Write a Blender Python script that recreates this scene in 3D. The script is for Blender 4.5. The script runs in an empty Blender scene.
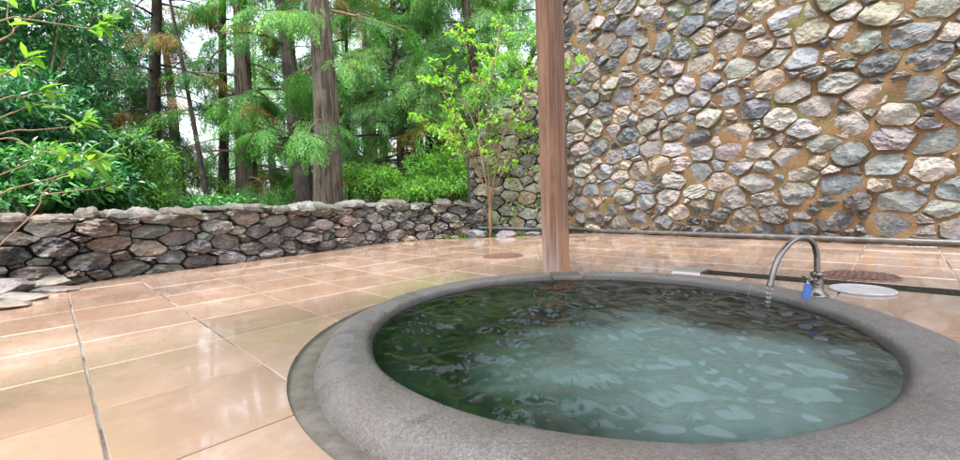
import bpy, bmesh, math, random
import numpy as np
from mathutils import Matrix, Vector, noise as mnoise

# ------------------------------------------------------------------ scene, camera, world, sun
scn = bpy.context.scene
COL = scn.collection
H = 0.55                                   # camera height above the tiles, metres
FPX, PITCH, ROLL = 424.06, 0.0683, 0.0389  # focal length in pixels of a 960 wide frame, pitch down, roll
cP, sP, cR, sR = math.cos(PITCH), math.sin(PITCH), math.cos(ROLL), math.sin(ROLL)


def cam_dir(x, y, f):
    xr = cR * x - sR * y
    yr = sR * x + cR * y
    return Vector((xr, cP * f + sP * (-yr), -sP * f + cP * (-yr)))


right, up, fwd = cam_dir(1, 0, 0), cam_dir(0, -1, 0), cam_dir(0, 0, 1)
cam = bpy.data.cameras.new('camera')
cam.sensor_width = 36
cam.lens = 36 * FPX / 960
cam.clip_start = 0.02
cam.clip_end = 2000
camo = bpy.data.objects.new('camera', cam)
COL.objects.link(camo)
m = Matrix.Identity(4)
for i, a in enumerate((right, up, -fwd)):
    for j in range(3):
        m[j][i] = a[j]
m.translation = (0, 0, H)
camo.matrix_world = m
scn.camera = camo

SUN_ELEV, SUN_AZ = math.radians(73), math.radians(205)   # azimuth clockwise from +Y, where the sun stands
world = bpy.data.worlds.new('World')
scn.world = world
world.use_nodes = True
wn = world.node_tree
bg = wn.nodes['Background']
sky = wn.nodes.new('ShaderNodeTexSky')
sky.sky_type = 'NISHITA'
sky.sun_disc = False
sky.sun_elevation = SUN_ELEV
sky.sun_rotation = SUN_AZ
sky.air_density = 1.0
sky.dust_density = 4.0
sky.ozone_density = 1.0
hsv = wn.nodes.new('ShaderNodeHueSaturation')
hsv.inputs['Saturation'].default_value = 0.45
wn.links.new(sky.outputs[0], hsv.inputs['Color'])
wn.links.new(hsv.outputs[0], bg.inputs[0])
bg.inputs[1].default_value = 0.15

sun = bpy.data.lights.new('sun', 'SUN')
sun.energy = 0.8
sun.angle = math.radians(14)
sun.color = (1.0, 0.95, 0.87)
suno = bpy.data.objects.new('sun', sun)
COL.objects.link(suno)
sd = Vector((math.sin(SUN_AZ) * math.cos(SUN_ELEV), math.cos(SUN_AZ) * math.cos(SUN_ELEV), math.sin(SUN_ELEV)))
suno.rotation_euler = sd.to_track_quat('Z', 'Y').to_euler()

vs = scn.view_settings
vs.view_transform = 'Standard'
vs.look = 'None'
vs.gamma = 1.0
vs.use_curve_mapping = False
vs.exposure = 2.6
scn.cycles.max_bounces = 10
scn.cycles.transparent_max_bounces = 8
scn.cycles.caustics_reflective = False
scn.cycles.caustics_refractive = True

# ------------------------------------------------------------------ helpers


def at(px, py, depth):
    """world point seen at a pixel of the 960x460 photograph, at a distance along +Y"""
    d = cam_dir(px - 480, py - 230, FPX)
    return Vector((d.x / d.y * depth, depth, H + d.z / d.y * depth))


def ground_at(px, py, z=0.0):
    d = cam_dir(px - 480, py - 230, FPX)
    t = (z - H) / d.z
    return Vector((d.x * t, d.y * t, z))


def tag(o, label=None, cat=None, group=None, kind=None):
    if label: o['label'] = label
    if cat: o['category'] = cat
    if group: o['group'] = group
    if kind: o['kind'] = kind
    return o


def thing(name, label, cat, loc=(0, 0, 0), group=None):
    o = bpy.data.objects.new(name, None)
    o.empty_display_size = 0.1
    COL.objects.link(o)
    o.location = loc
    return tag(o, label, cat, group)


class MB:
    """collects vertices, faces, a colour per vertex and a material slot per face"""

    def __init__(self):
        self.v, self.f, self.c, self.mi, self.n = [], [], [], [], 0

    def add(self, V, F, col=(1, 1, 1), mi=0):
        V = np.asarray(V, dtype=np.float64).reshape(-1, 3)
        self.v.append(V)
        col = np.asarray(col, dtype=np.float64)
        if col.ndim == 1:
            col = np.tile(col, (len(V), 1))
        self.c.append(col)
        n = self.n
        if isinstance(F, np.ndarray):
            F = F + n
            self.f.append(F)
            self.mi.append(np.full(len(F), mi))
        else:
            by = {}
            for f in F:
                by.setdefault(len(f), []).append(f)
            for k, L in by.items():
                self.f.append(np.array(L, dtype=np.int64) + n)
                self.mi.append(np.full(len(L), mi))
        self.n += len(V)

    def build(self, name, mats, parent=None, smooth=False, loc=None):
        V = np.concatenate(self.v)
        C = np.concatenate(self.c)
        me = bpy.data.meshes.new(name)
        org = np.zeros(3)
        if parent is not None:
            org = np.array(parent.location)
        elif loc is not None:
            org = np.array(loc)
        V = V - org
        me.vertices.add(len(V))
        me.vertices.foreach_set('co', V.astype(np.float32).ravel())
        loops = np.concatenate([f.ravel() for f in self.f])
        tot = np.concatenate([np.full(len(f), f.shape[1]) for f in self.f])
        st = np.concatenate([[0], np.cumsum(tot)[:-1]])
        me.loops.add(len(loops))
        me.loops.foreach_set('vertex_index', loops.astype(np.int32))
        me.polygons.add(len(tot))
        me.polygons.foreach_set('loop_start', st.astype(np.int32))
        me.polygons.foreach_set('loop_total', tot.astype(np.int32))
        me.polygons.foreach_set('material_index', np.concatenate(self.mi).astype(np.int32))
        me.polygons.foreach_set('use_smooth', np.full(len(tot), smooth))
        at_ = me.color_attributes.new('Col', 'FLOAT_COLOR', 'POINT')
        at_.data.foreach_set('color', np.concatenate([C, np.ones((len(C), 1))], 1).astype(np.float32).ravel())
        me.update(calc_edges=True)
        me.validate()
        for mt in (mats if isinstance(mats, (list, tuple)) else [mats]):
            me.materials.append(mt)
        o = bpy.data.objects.new(name, me)
        COL.objects.link(o)
        if parent is not None:
            o.parent = parent
        elif loc is not None:
            o.location = loc
        return o


def unit(a):
    a = np.asarray(a, float)
    return a / np.maximum(np.linalg.norm(a, axis=-1, keepdims=True), 1e-9)


def spline(P, n):
    P = np.asarray(P, float)
    if len(P) < 3:
        t = np.linspace(0, 1, n)[:, None]
        return P[0] * (1 - t) + P[-1] * t
    Q = np.vstack([2 * P[0] - P[1], P, 2 * P[-1] - P[-2]])
    out = []
    for t in np.linspace(0, len(P) - 1 - 1e-6, n):
        i = int(t)
        u = t - i
        a, b, c, d = Q[i:i + 4]
        out.append(0.5 * ((2 * b) + (c - a) * u + (2 * a - 5 * b + 4 * c - d) * u * u + (3 * b - a - 3 * c + d) * u ** 3))
    return np.array(out)


def tube(mb, P, R, n=8, col=(1, 1, 1), mi=0, cap=True, rfun=None):
    P = np.asarray(P, float)
    k = len(P)
    R = np.broadcast_to(np.asarray(R, float), (k,))
    T = unit(np.gradient(P, axis=0))
    ref = np.array([0.0, 0, 1]) if abs(T[0][2]) < 0.9 else np.array([1.0, 0, 0])
    V = []
    a0 = unit(np.cross(T[0], ref))
    for i in range(k):
        a0 = unit(a0 - T[i] * np.dot(a0, T[i]))
        b0 = np.cross(T[i], a0)
        th = np.arange(n) / n * 2 * math.pi
        rr = R[i] * (np.ones(n) if rfun is None else rfun(th, i))
        V.append(P[i] + (np.cos(th) * rr)[:, None] * a0 + (np.sin(th) * rr)[:, None] * b0)
    V = np.concatenate(V)
    i, j = np.meshgrid(np.arange(k - 1), np.arange(n), indexing='ij')
    i, j = i.ravel(), j.ravel()
    F = np.stack([i * n + j, i * n + (j + 1) % n, (i + 1) * n + (j + 1) % n, (i + 1) * n + j], 1)
    mb.add(V, F, col, mi)
    if cap:
        base = mb.n - len(V)
        mb.f.append(np.array([[base + q for q in range(n)][::-1]])); mb.mi.append(np.array([mi]))
        mb.f.append(np.array([[base + (k - 1) * n + q for q in range(n)]])); mb.mi.append(np.array([mi]))


def lathe(mb, prof, org, ax=(0, 0, 1), n=32, col=(1, 1, 1), mi=0):
    """prof: list of (radius, height) along ax from org, closed ends"""
    ax = unit(ax)
    ref = np.array([1.0, 0, 0]) if abs(ax[0]) < 0.8 else np.array([0, 1.0, 0])
    a = unit(np.cross(ax, ref)); b = np.cross(ax, a)
    th = np.arange(n) / n * 2 * math.pi
    V = []
    for r, h in prof:
        V.append(np.asarray(org) + ax * h + r * (np.cos(th)[:, None] * a + np.sin(th)[:, None] * b))
    V = np.concatenate(V)
    k = len(prof)
    F = [[i * n + j, i * n + (j + 1) % n, (i + 1) * n + (j + 1) % n, (i + 1) * n + j] for i in range(k - 1) for j in range(n)]
    F.append(list(range(n))[::-1]); F.append([(k - 1) * n + j for j in range(n)])
    mb.add(V, F, col, mi)


def box(mb, c, ax, half, col=(1, 1, 1), mi=0, bev=0.0):
    """box with axes ax (3 unit vectors) and half sizes; bev chamfers the four edges along the third axis"""
    c = np.asarray(c, float); A = [np.asarray(a, float) for a in ax]
    hx, hy, hz = half
    if bev:
        o = [(hx - bev, -hy), (hx, -hy + bev), (hx, hy - bev), (hx - bev, hy), (-hx + bev, hy), (-hx, hy - bev), (-hx, -hy + bev), (-hx + bev, -hy)]
    else:
        o = [(hx, -hy), (hx, hy), (-hx, hy), (-hx, -hy)]
    n = len(o)
    V = [c + A[0] * p + A[1] * q + A[2] * z for z in (-hz, hz) for p, q in o]
    F = [[i, (i + 1) % n, n + (i + 1) % n, n + i] for i in range(n)] + [list(range(n))[::-1], list(range(n, 2 * n))]
    mb.add(V, F, col, mi)


def sphere(mb, c, r, col=(1, 1, 1), n=12, mi=0):
    prof = [(max(r * math.sin(a), 1e-4), -r * math.cos(a)) for a in np.linspace(0, math.pi, n // 2 + 1)]
    lathe(mb, prof, c, n=n, col=col, mi=mi)


# ------------------------------------------------------------------ materials
class NT:
    def __init__(self, name):
        self.m = bpy.data.materials.new(name)
        self.m.use_nodes = True
        self.t = self.m.node_tree
        self.b = self.t.nodes['Principled BSDF']
        self.out = self.t.nodes['Material Output']

    def n(self, typ, ins=None, **kw):
        nd = self.t.nodes.new(typ)
        for k, v in kw.items():
            setattr(nd, k, v)
        for k, v in (ins or {}).items():
            self.set(nd.inputs[k], v)
        return nd

    def set(self, sock, v):
        if isinstance(v, bpy.types.NodeSocket):
            self.t.links.new(v, sock)
        elif isinstance(v, (tuple, list)) and len(v) == 3 and sock.type == 'RGBA':
            sock.default_value = (*v, 1)
        else:
            sock.default_value = v

    def coord(self, scale=(1, 1, 1), out='Object', rot=(0, 0, 0)):
        c = self.n('ShaderNodeTexCoord')
        mp = self.n('ShaderNodeMapping', {'Vector': c.outputs[out], 'Scale': scale, 'Rotation': rot})
        return mp.outputs[0]

    def noise(self, vec, scale, detail=5, rough=0.55, dist=0.0):
        return self.n('ShaderNodeTexNoise', {'Vector': vec, 'Scale': scale, 'Detail': detail, 'Roughness': rough, 'Distortion': dist}).outputs['Fac']

    def ramp(self, fac, a, b, lo=0.0, hi=1.0):
        return self.n('ShaderNodeMapRange', {'Value': fac, 'From Min': a, 'From Max': b, 'To Min': lo, 'To Max': hi}).outputs[0]

    def mix(self, fac, a, b, mode='MIX'):
        nd = self.n('ShaderNodeMix', data_type='RGBA', blend_type=mode)
        nd.clamp_factor = True
        self.set(nd.inputs[0], fac); self.set(nd.inputs[6], a); self.set(nd.inputs[7], b)
        return nd.outputs[2]

    def math(self, op, a, b=0.0):
        nd = self.n('ShaderNodeMath', operation=op)
        self.set(nd.inputs[0], a); self.set(nd.inputs[1], b)
        return nd.outputs[0]

    def bump(self, h, strength=0.5, dist=0.01, prev=None):
        ins = {'Height': h, 'Strength': strength, 'Distance': dist}
        if prev is not None: ins['Normal'] = prev
        return self.n('ShaderNodeBump', ins).outputs[0]

    def attr(self):
        return self.n('ShaderNodeAttribute', attribute_name='Col').outputs['Color']

    def p(self, **kw):
        for k, v in kw.items():
            self.set(self.b.inputs[k.replace('_', ' ')], v)
        return self.m


def stone_material(name, moss=0.0, rough=0.6, light=(0.352, 0.344, 0.336)):
    t = NT(name)
    c = t.coord()
    big = t.noise(c, 9, 6, 0.62)
    med = t.noise(t.coord((1, 1, 2.6), rot=(0.4, 0.5, 0.3)), 26, 6, 0.68, 0.6)
    fine = t.noise(c, 120, 4, 0.7)
    col = t.attr()
    g = t.ramp(med, 0.32, 0.7, 0.55, 1.5)
    col = t.mix(1.0, col, t.n('ShaderNodeCombineColor', {0: g, 1: g, 2: g}).outputs[0], 'MULTIPLY')
    col = t.mix(t.ramp(big, 0.52, 0.72, 0, 0.55), col, (0.33, 0.24, 0.17), 'MIX')
    col = t.mix(t.ramp(t.noise(c, 17, 7, 0.72), 0.56, 0.68, 0, 0.5), col, light, 'MIX')
    col = t.mix(t.ramp(t.noise(c, 34, 5, 0.7, 1.2), 0.60, 0.70, 0, 0.7), col, (0.05, 0.05, 0.055), 'MIX')
    if moss:
        col = t.mix(t.ramp(t.noise(c, 3.2, 5, 0.7), 0.56, 0.70, 0, moss), col, (0.10, 0.13, 0.035), 'MIX')
    f2 = t.ramp(fine, 0.3, 0.7, 0.82, 1.18)
    col = t.mix(1.0, col, t.n('ShaderNodeCombineColor', {0: f2, 1: f2, 2: f2}).outputs[0], 'MULTIPLY')
    n1 = t.bump(med, 0.9, 0.02)
    n2 = t.bump(fine, 0.5, 0.004, n1)
    return t.p(Base_Color=col, Roughness=t.ramp(big, 0.3, 0.7, rough - 0.15, rough + 0.2), Normal=n2)


def leaf_material(name, trans=0.45, rough=0.42, spec=0.5):
    t = NT(name)
    col = t.attr()
    v = t.ramp(t.noise(t.coord(), 1.3, 3), 0.3, 0.7, 0.7, 1.3)
    col = t.mix(1.0, col, t.n('ShaderNodeCombineColor', {0: v, 1: v, 2: v}).outputs[0], 'MULTIPLY')
    t.p(Base_Color=col, Roughness=rough)
    t.b.inputs['Specular IOR Level'].default_value = spec
    tr = t.n('ShaderNodeBsdfTranslucent', {'Color': t.mix(1.0, col, (1.25, 1.35, 0.7), 'MULTIPLY')})
    mx = t.n('ShaderNodeMixShader', {0: trans, 1: t.b.outputs[0], 2: tr.outputs[0]})
    t.t.links.new(mx.outputs[0], t.out.inputs[0])
    return t.m


def bark_material(name, a, b, sx=1.0):
    t = NT(name)
    c = t.coord((26 * sx, 26 * sx, 1.7))
    n1 = t.noise(c, 1.0, 7, 0.7, 0.8)
    n2 = t.noise(t.coord((60, 60, 9)), 1.0, 4, 0.7)
    col = t.mix(t.ramp(n1, 0.42, 0.60), a, b)
    col = t.mix(t.ramp(t.noise(t.coord(), 2.2, 4), 0.5, 0.7, 0, 0.5), col, (0.20, 0.20, 0.15))
    nb = t.bump(t.math('ADD', n1, t.math('MULTIPLY', n2, 0.35)), 1.0, 0.035)
    return t.p(Base_Color=col, Roughness=0.85, Normal=nb)


M = {}
M['wall_stone'] = stone_material('wall_stone', 0.35, 0.55)
M['low_stone'] = stone_material('low_stone', 0.45, 0.58, (0.28, 0.275, 0.265))

t = NT('mortar')
c = t.coord()
col = t.mix(t.ramp(t.noise(c, 3, 6, 0.65), 0.35, 0.65), (0.165, 0.095, 0.040), (0.100, 0.062, 0.030))
col = t.mix(t.ramp(t.noise(c, 40, 5, 0.7), 0.45, 0.7, 0, 0.6), col, (0.230, 0.140, 0.064))
col = t.mix(t.ramp(t.noise(c, 1.7, 5, 0.7), 0.53, 0.66, 0, 0.75), col, (0.10, 0.115, 0.03))
M['mortar'] = t.p(Base_Color=col, Roughness=0.9, Normal=t.bump(t.noise(c, 45, 6, 0.7), 0.8, 0.02))

t = NT('dark_earth')
c = t.coord()
M['earth'] = t.p(Base_Color=t.mix(t.noise(c, 9, 5), (0.022, 0.019, 0.014), (0.06, 0.048, 0.034)), Roughness=0.95, Normal=t.bump(t.noise(c, 40, 5), 0.8, 0.02))

t = NT('forest_ground')
c = t.coord()
col = t.mix(t.ramp(t.noise(c, 1.5, 6, 0.6), 0.4, 0.62), (0.055, 0.040, 0.022), (0.035, 0.065, 0.018))
col = t.mix(t.ramp(t.noise(c, 30, 4, 0.7), 0.5, 0.7, 0, 0.7), col, (0.13, 0.075, 0.035))
M['ground'] = t.p(Base_Color=col, Roughness=0.95, Normal=t.bump(t.noise(c, 25, 6, 0.7), 1.0, 0.05))

# wet sandstone tiles: colour per tile in Col
t = NT('wet_tile')
AZ = 0.78085
c = t.coord((1, 1, 1), rot=(0, 0, AZ - math.pi / 2))
st = t.n('ShaderNodeMapping', {'Vector': c, 'Scale': (1.1, 9, 1)}).outputs[0]
col = t.attr()
band = t.ramp(t.noise(st, 2.6, 5, 0.6, 0.5), 0.32, 0.68, 0.0, 1.0)
col = t.mix(band, col, t.mix(1.0, col, (1.06, 1.04, 1.0), 'MULTIPLY'))
col = t.mix(t.ramp(t.noise(c, 2.3, 6, 0.68), 0.5, 0.70, 0, 0.35), col, (0.289, 0.176, 0.101))
col = t.mix(t.ramp(t.noise(c, 5, 7, 0.75), 0.56, 0.74, 0, 0.5), col, (0.188, 0.143, 0.105))
col = t.mix(t.ramp(t.noise(c, 160, 3, 0.6), 0.35, 0.75, 0, 0.35), col, (0.225, 0.165, 0.120))
wet = t.ramp(t.noise(c, 2.2, 8, 0.72, 0.3), 0.35, 0.54)
film = t.noise(c, 55, 5, 0.72)
rough = t.math('ADD', t.ramp(wet, 0, 1, 0.24, 0.02), t.ramp(film, 0.45, 0.75, 0.0, 0.07))
nb = t.bump(t.noise(c, 7, 4, 0.55), 0.18, 0.012)
nb = t.bump(film, t.ramp(wet, 0, 1, 0.40, 0.12), 0.004, nb)
wd = t.ramp(wet, 0, 1, 1.05, 0.86)
col = t.mix(1.0, col, t.n('ShaderNodeCombineColor', {0: wd, 1: t.math('MULTIPLY', wd, t.ramp(wet, 0, 1, 1.0, 0.985)), 2: t.math('MULTIPLY', wd, t.ramp(wet, 0, 1, 1.0, 0.96))}).outputs[0], 'MULTIPLY')
M['tile'] = t.p(Base_Color=col, Roughness=rough, Normal=nb)
t.b.inputs['Coat Weight'].default_value = 0.6
t.b.inputs['Coat Roughness'].default_value = 0.05

t = NT('grout')
c = t.coord()
g = t.noise(c, 2.0, 4, 0.6)
M['grout'] = t.p(Base_Color=t.mix(t.ramp(g, 0.42, 0.58), (0.070, 0.066, 0.056), (0.231, 0.220, 0.203)), Roughness=t.ramp(g, 0.4, 0.6, 0.15, 0.6), Normal=t.bump(t.noise(c, 120, 4), 0.5, 0.004))

# tub stone
t = NT('tub_stone')
c = t.coord()
sp = t.n('ShaderNodeTexVoronoi', {'Vector': c, 'Scale': 250.0}).outputs['Color']
spv = t.n('ShaderNodeSeparateColor', {0: sp}).outputs[0]
base = t.mix(t.ramp(t.noise(c, 2.2, 5, 0.6), 0.38, 0.62), (0.118, 0.102, 0.085), (0.135, 0.130, 0.124))
base = t.mix(t.ramp(t.noise(c, 7, 6, 0.65), 0.45, 0.7, 0, 0.5), base, (0.092, 0.078, 0.065))
v = t.ramp(spv, 0, 1, 0.68, 1.38)
base = t.mix(1.0, base, t.n('ShaderNodeCombineColor', {0: v, 1: v, 2: v}).outputs[0], 'MULTIPLY')
base = t.mix(t.ramp(t.noise(c, 4.5, 7, 0.72, 0.8), 0.53, 0.62, 0, 0.5), base, (0.085, 0.075, 0.065))
base = t.mix(t.ramp(t.noise(c, 190, 3, 0.7), 0.62, 0.72, 0, 0.6), base, (0.240, 0.240, 0.247))
sx = t.n('ShaderNodeSeparateXYZ', {0: c})
rad_ = t.math('SQRT', t.math('ADD', t.math('POWER', sx.outputs[0], 2.0), t.math('POWER', sx.outputs[1], 2.0)))
line = t.ramp(t.math('ADD', rad_, t.math('MULTIPLY', t.noise(c, 9, 4), 0.02)), 0.945, 0.965, 1.0, 0.0)
base = t.mix(t.math('MULTIPLY', line, 0.72), base, (0.020, 0.018, 0.014))
nb = t.bump(t.math('ADD', t.noise(c, 150, 4, 0.7), t.math('MULTIPLY', spv, 0.35)), 0.8, 0.005)
M['tub'] = t.p(Base_Color=base, Roughness=t.ramp(t.noise(c, 4.5, 7, 0.72, 0.8), 0.46, 0.62, 0.46, 0.20), Normal=nb)
t = NT('gutter_stone')
c = t.coord()
base = t.mix(t.ramp(t.noise(c, 14, 6, 0.7), 0.35, 0.65), (0.110, 0.096, 0.080), (0.185, 0.168, 0.147))
M['gutter'] = t.p(Base_Color=base, Roughness=0.06, Normal=t.bump(t.noise(c, 22, 4, 0.6), 0.18, 0.012))
t = NT('tub_inside')
c = t.coord()
M['tub_in'] = t.p(Base_Color=t.mix(t.ramp(t.noise(c, 5, 5), 0.35, 0.65), (0.045, 0.040, 0.030), (0.10, 0.092, 0.07)), Roughness=0.8)

# cloudy spring water: a clear reflecting surface over a body partly milky, partly painted sky sheen
t = NT('spring_water')
c = t.coord()
flat = t.n('ShaderNodeCombineXYZ', {2: 1.0}).outputs[0]
body = t.n('ShaderNodeBsdfDiffuse', {'Color': (0.20, 0.315, 0.29, 1), 'Normal': flat})
refr = t.n('ShaderNodeBsdfRefraction', {'Color': (0.45, 0.68, 0.60, 1), 'IOR': 1.33, 'Roughness': 0.0})
fine = t.bump(t.noise(c, 9, 2, 0.4), 0.10, 0.012)
loc = t.n('ShaderNodeVectorMath', {0: t.coord(), 1: (0.66, 1.24, 0.0)}, operation='DISTANCE').outputs['Value']
milk_sheen = t.ramp(t.math('ADD', t.math('MULTIPLY', loc, -0.85), t.noise(c, 2.2, 4, 0.55, 0.5)), -0.12, 0.26, 0.0, 0.40)  # pale patch about one spot: milky water plus reflected sky put into the colour
inner = t.n('ShaderNodeMixShader', {0: milk_sheen, 1: refr.outputs[0], 2: body.outputs[0]})
gl = t.n('ShaderNodeBsdfGlossy', {'Color': (1, 1, 1, 1), 'Roughness': 0.015, 'Normal': fine})
fr = t.n('ShaderNodeFresnel', {'IOR': 1.33, 'Normal': fine})
mx = t.n('ShaderNodeMixShader', {0: fr.outputs[0], 1: inner.outputs[0], 2: gl.outputs[0]})
t.t.links.new(mx.outputs[0], t.out.inputs[0])
M['water'] = t.m

# post
t = NT('weathered_wood')
c = t.coord((26, 26, 1.6))
g1 = t.noise(c, 1.0, 6, 0.65, 0.6)
g2 = t.noise(t.coord((90, 90, 3.0)), 1.0, 4, 0.6)
col = t.mix(t.ramp(g1, 0.35, 0.66), (0.10, 0.046, 0.026), (0.27, 0.150, 0.088))
col = t.mix(t.ramp(g2, 0.60, 0.72, 0, 0.8), col, (0.07, 0.04, 0.028))
z = t.n('ShaderNodeSeparateXYZ', {0: t.n('ShaderNodeTexCoord').outputs['Object']}).outputs[2]
worn = t.math('ADD', t.math('MULTIPLY', z, -1.7), t.math('MULTIPLY', g1, 1.3))
col = t.mix(t.ramp(worn, 0.0, 0.65, 0, 0.75), col, (0.30, 0.24, 0.21))
col = t.mix(t.ramp(t.math('ADD', worn, t.ramp(t.noise(t.coord((12, 12, 1.2)), 1.0, 3), 0.4, 0.6, -0.5, 0.35)), 0.45, 0.75, 0, 0.9), col, (0.33, 0.155, 0.06))
M['wood'] = t.p(Base_Color=col, Roughness=0.75, Normal=t.bump(t.math('ADD', g1, g2), 0.6, 0.006))

t = NT('chrome')
c = t.coord()
M['chrome'] = t.p(Base_Color=(0.17, 0.16, 0.15), Metallic=1.0, Roughness=t.ramp(t.noise(c, 60, 4), 0.3, 0.7, 0.18, 0.42))
t = NT('steel_plate')
M['steel'] = t.p(Base_Color=(0.52, 0.54, 0.55), Metallic=1.0, Roughness=0.35, Normal=t.bump(t.noise(t.coord(), 60, 3), 0.2, 0.003))
t = NT('blue_plastic')
M['blue'] = t.p(Base_Color=(0.001, 0.05, 0.22), Roughness=0.35)
t = NT('white_print')
M['print'] = t.p(Base_Color=(0.05, 0.16, 0.36), Roughness=0.5)
t = NT('rusty_iron')
c = t.coord()
M['iron'] = t.p(Base_Color=t.mix(t.ramp(t.noise(c, 35, 5, 0.7), 0.4, 0.62), (0.075, 0.055, 0.05), (0.22, 0.11, 0.075)), Roughness=0.45, Metallic=0.3, Normal=t.bump(t.noise(c, 120, 4), 0.6, 0.004))
t = NT('pale_lid')
M['lid'] = t.p(Base_Color=t.mix(t.ramp(t.noise(t.coord(), 25, 5), 0.4, 0.7), (0.372, 0.372, 0.372), (0.288, 0.282, 0.276)), Roughness=0.3)
t = NT('grey_pipe')
c = t.coord()
M['pipe'] = t.p(Base_Color=t.mix(t.ramp(t.noise(c, 12, 5, 0.7), 0.4, 0.65), (0.035, 0.03, 0.027), (0.085, 0.078, 0.07)), Roughness=0.35, Normal=t.bump(t.noise(c, 70, 3), 0.2, 0.003))
t = NT('clear_water')
t.p(Base_Color=(0.93, 0.97, 1.0), Roughness=0.0, IOR=1.33)
t.b.inputs['Transmission Weight'].default_value = 1.0
M['stream'] = t.m
M['bark'] = bark_material('cedar_bark', (0.018, 0.011, 0.007), (0.150, 0.112, 0.075))
M['bark_dark'] = bark_material('dark_bark', (0.010, 0.007, 0.006), (0.060, 0.040, 0.030))
t = NT('twig')
M['twig'] = t.p(Base_Color=t.mix(t.noise(t.coord(), 18, 4), (0.10, 0.062, 0.032), (0.26, 0.175, 0.09)), Roughness=0.75)
M['needle'] = leaf_material('cedar_needles', 0.38, 0.5, 0.35)
M['leaf'] = leaf_material('glossy_leaf', 0.30, 0.28, 0.7)
M['lime'] = leaf_material('young_leaf', 0.5, 0.4, 0.4)

# ------------------------------------------------------------------ frame of the tiled court
S = H
Uv = np.array([math.sin(AZ), math.cos(AZ)])          # the tile direction going away to the right
Vv = np.array([-math.cos(AZ), math.sin(AZ)])         # the tile direction going away to the left
SU, SV, OU, OV = 0.79923 * S, 0.83952 * S, -0.70871 * S, 4.59032 * S
TC = np.array([0.87, 3.22]) * S                      # centre of the tub
RL = 1.68 * S                                        # radius of the water
WATER_Z = 0.023
WA = np.array([2.61, 12.28]) * S                     # foot of the tall wall: far end, near end
WB = np.array([7.37, 6.47]) * S
WD = unit(WB - WA)
WN = np.array([WD[1], -WD[0]])                       # faces into the court
if WN @ (TC - WA) < 0: WN = -WN
LOWP = np.array([(-5.35, 0.9), (-4.55, 1.93), (-3.37, 3.45), (-3.0, 3.93), (-2.57, 4.5), (-2.17, 5.06), (-1.65, 5.76), (-1.28, 6.2), (-0.85, 6.46), (-0.35, 6.53), (0.12, 6.56)])


def sm(a, b, x):
    q = np.clip((np.asarray(x, float) - a) / (b - a), 0, 1)
    return q * q * (3 - 2 * q)


# ------------------------------------------------------------------ ground sheet (with a hole for the tub)
def terrain_z(x, y):
    v = x * Vv[0] + y * Vv[1]
    bl = np.maximum(v - 5.28, y - 6.75)               # beyond the low wall
    z = -0.05 + 0.36 * sm(0.05, 0.7, bl) + 0.05 * np.clip(bl, 0, 60) ** 0.9
    u = x * Uv[0] + y * Uv[1]
    br = u - 5.75
    z = np.maximum(z, -0.05 + 0.5 * sm(0.1, 1.2, br))
    n = np.sin(x * 1.7 + 1) * np.cos(y * 1.3) * 0.06 + np.sin(x * 0.37) * np.cos(y * 0.41 + 2) * 0.25
    return z + n * sm(0.4, 2.5, np.maximum(bl, br))


rr = np.concatenate([[1.26], np.arange(1.5, 9, 0.25), np.geomspace(9, 900, 40)])
NA = 180
th = np.arange(NA) / NA * 2 * math.pi
X = TC[0] + rr[:, None] * np.cos(th); Y = TC[1] + rr[:, None] * np.sin(th)
Z = terrain_z(X, Y)
mb = MB()
i, j = np.meshgrid(np.arange(len(rr) - 1), np.arange(NA), indexing='ij'); i, j = i.ravel(), j.ravel()
mb.add(np.stack([X, Y, Z], 2).reshape(-1, 3), np.stack([i * NA + j, (i + 1) * NA + j, (i + 1) * NA + (j + 1) % NA, i * NA + (j + 1) % NA], 1))
o = mb.build('ground', M['ground'], smooth=True); tag(o, kind='structure')


# ------------------------------------------------------------------ tiled floor
def clip(poly, n, d):
    out = []
    k = len(poly)
    for q in range(k):
        a, b = poly[q], poly[(q + 1) % k]
        da, db = a @ n - d, b @ n - d
        if da <= 0: out.append(a)
        if (da < 0) != (db < 0) and abs(da - db) > 1e-12:
            out.append(a + (b - a) * da / (da - db))
    return out


def gutter_r(az):
    """outer radius of the wet gutter round the tub by bearing (math angle): a crescent, wide at the left and front"""
    k = 0.5 + 0.5 * math.cos(az - math.radians(205))
    return (2.075 + 0.11 * sm(0.30, 0.72, k) + 0.055 * sm(0.1, 0.9, math.cos(az))) * S


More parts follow.
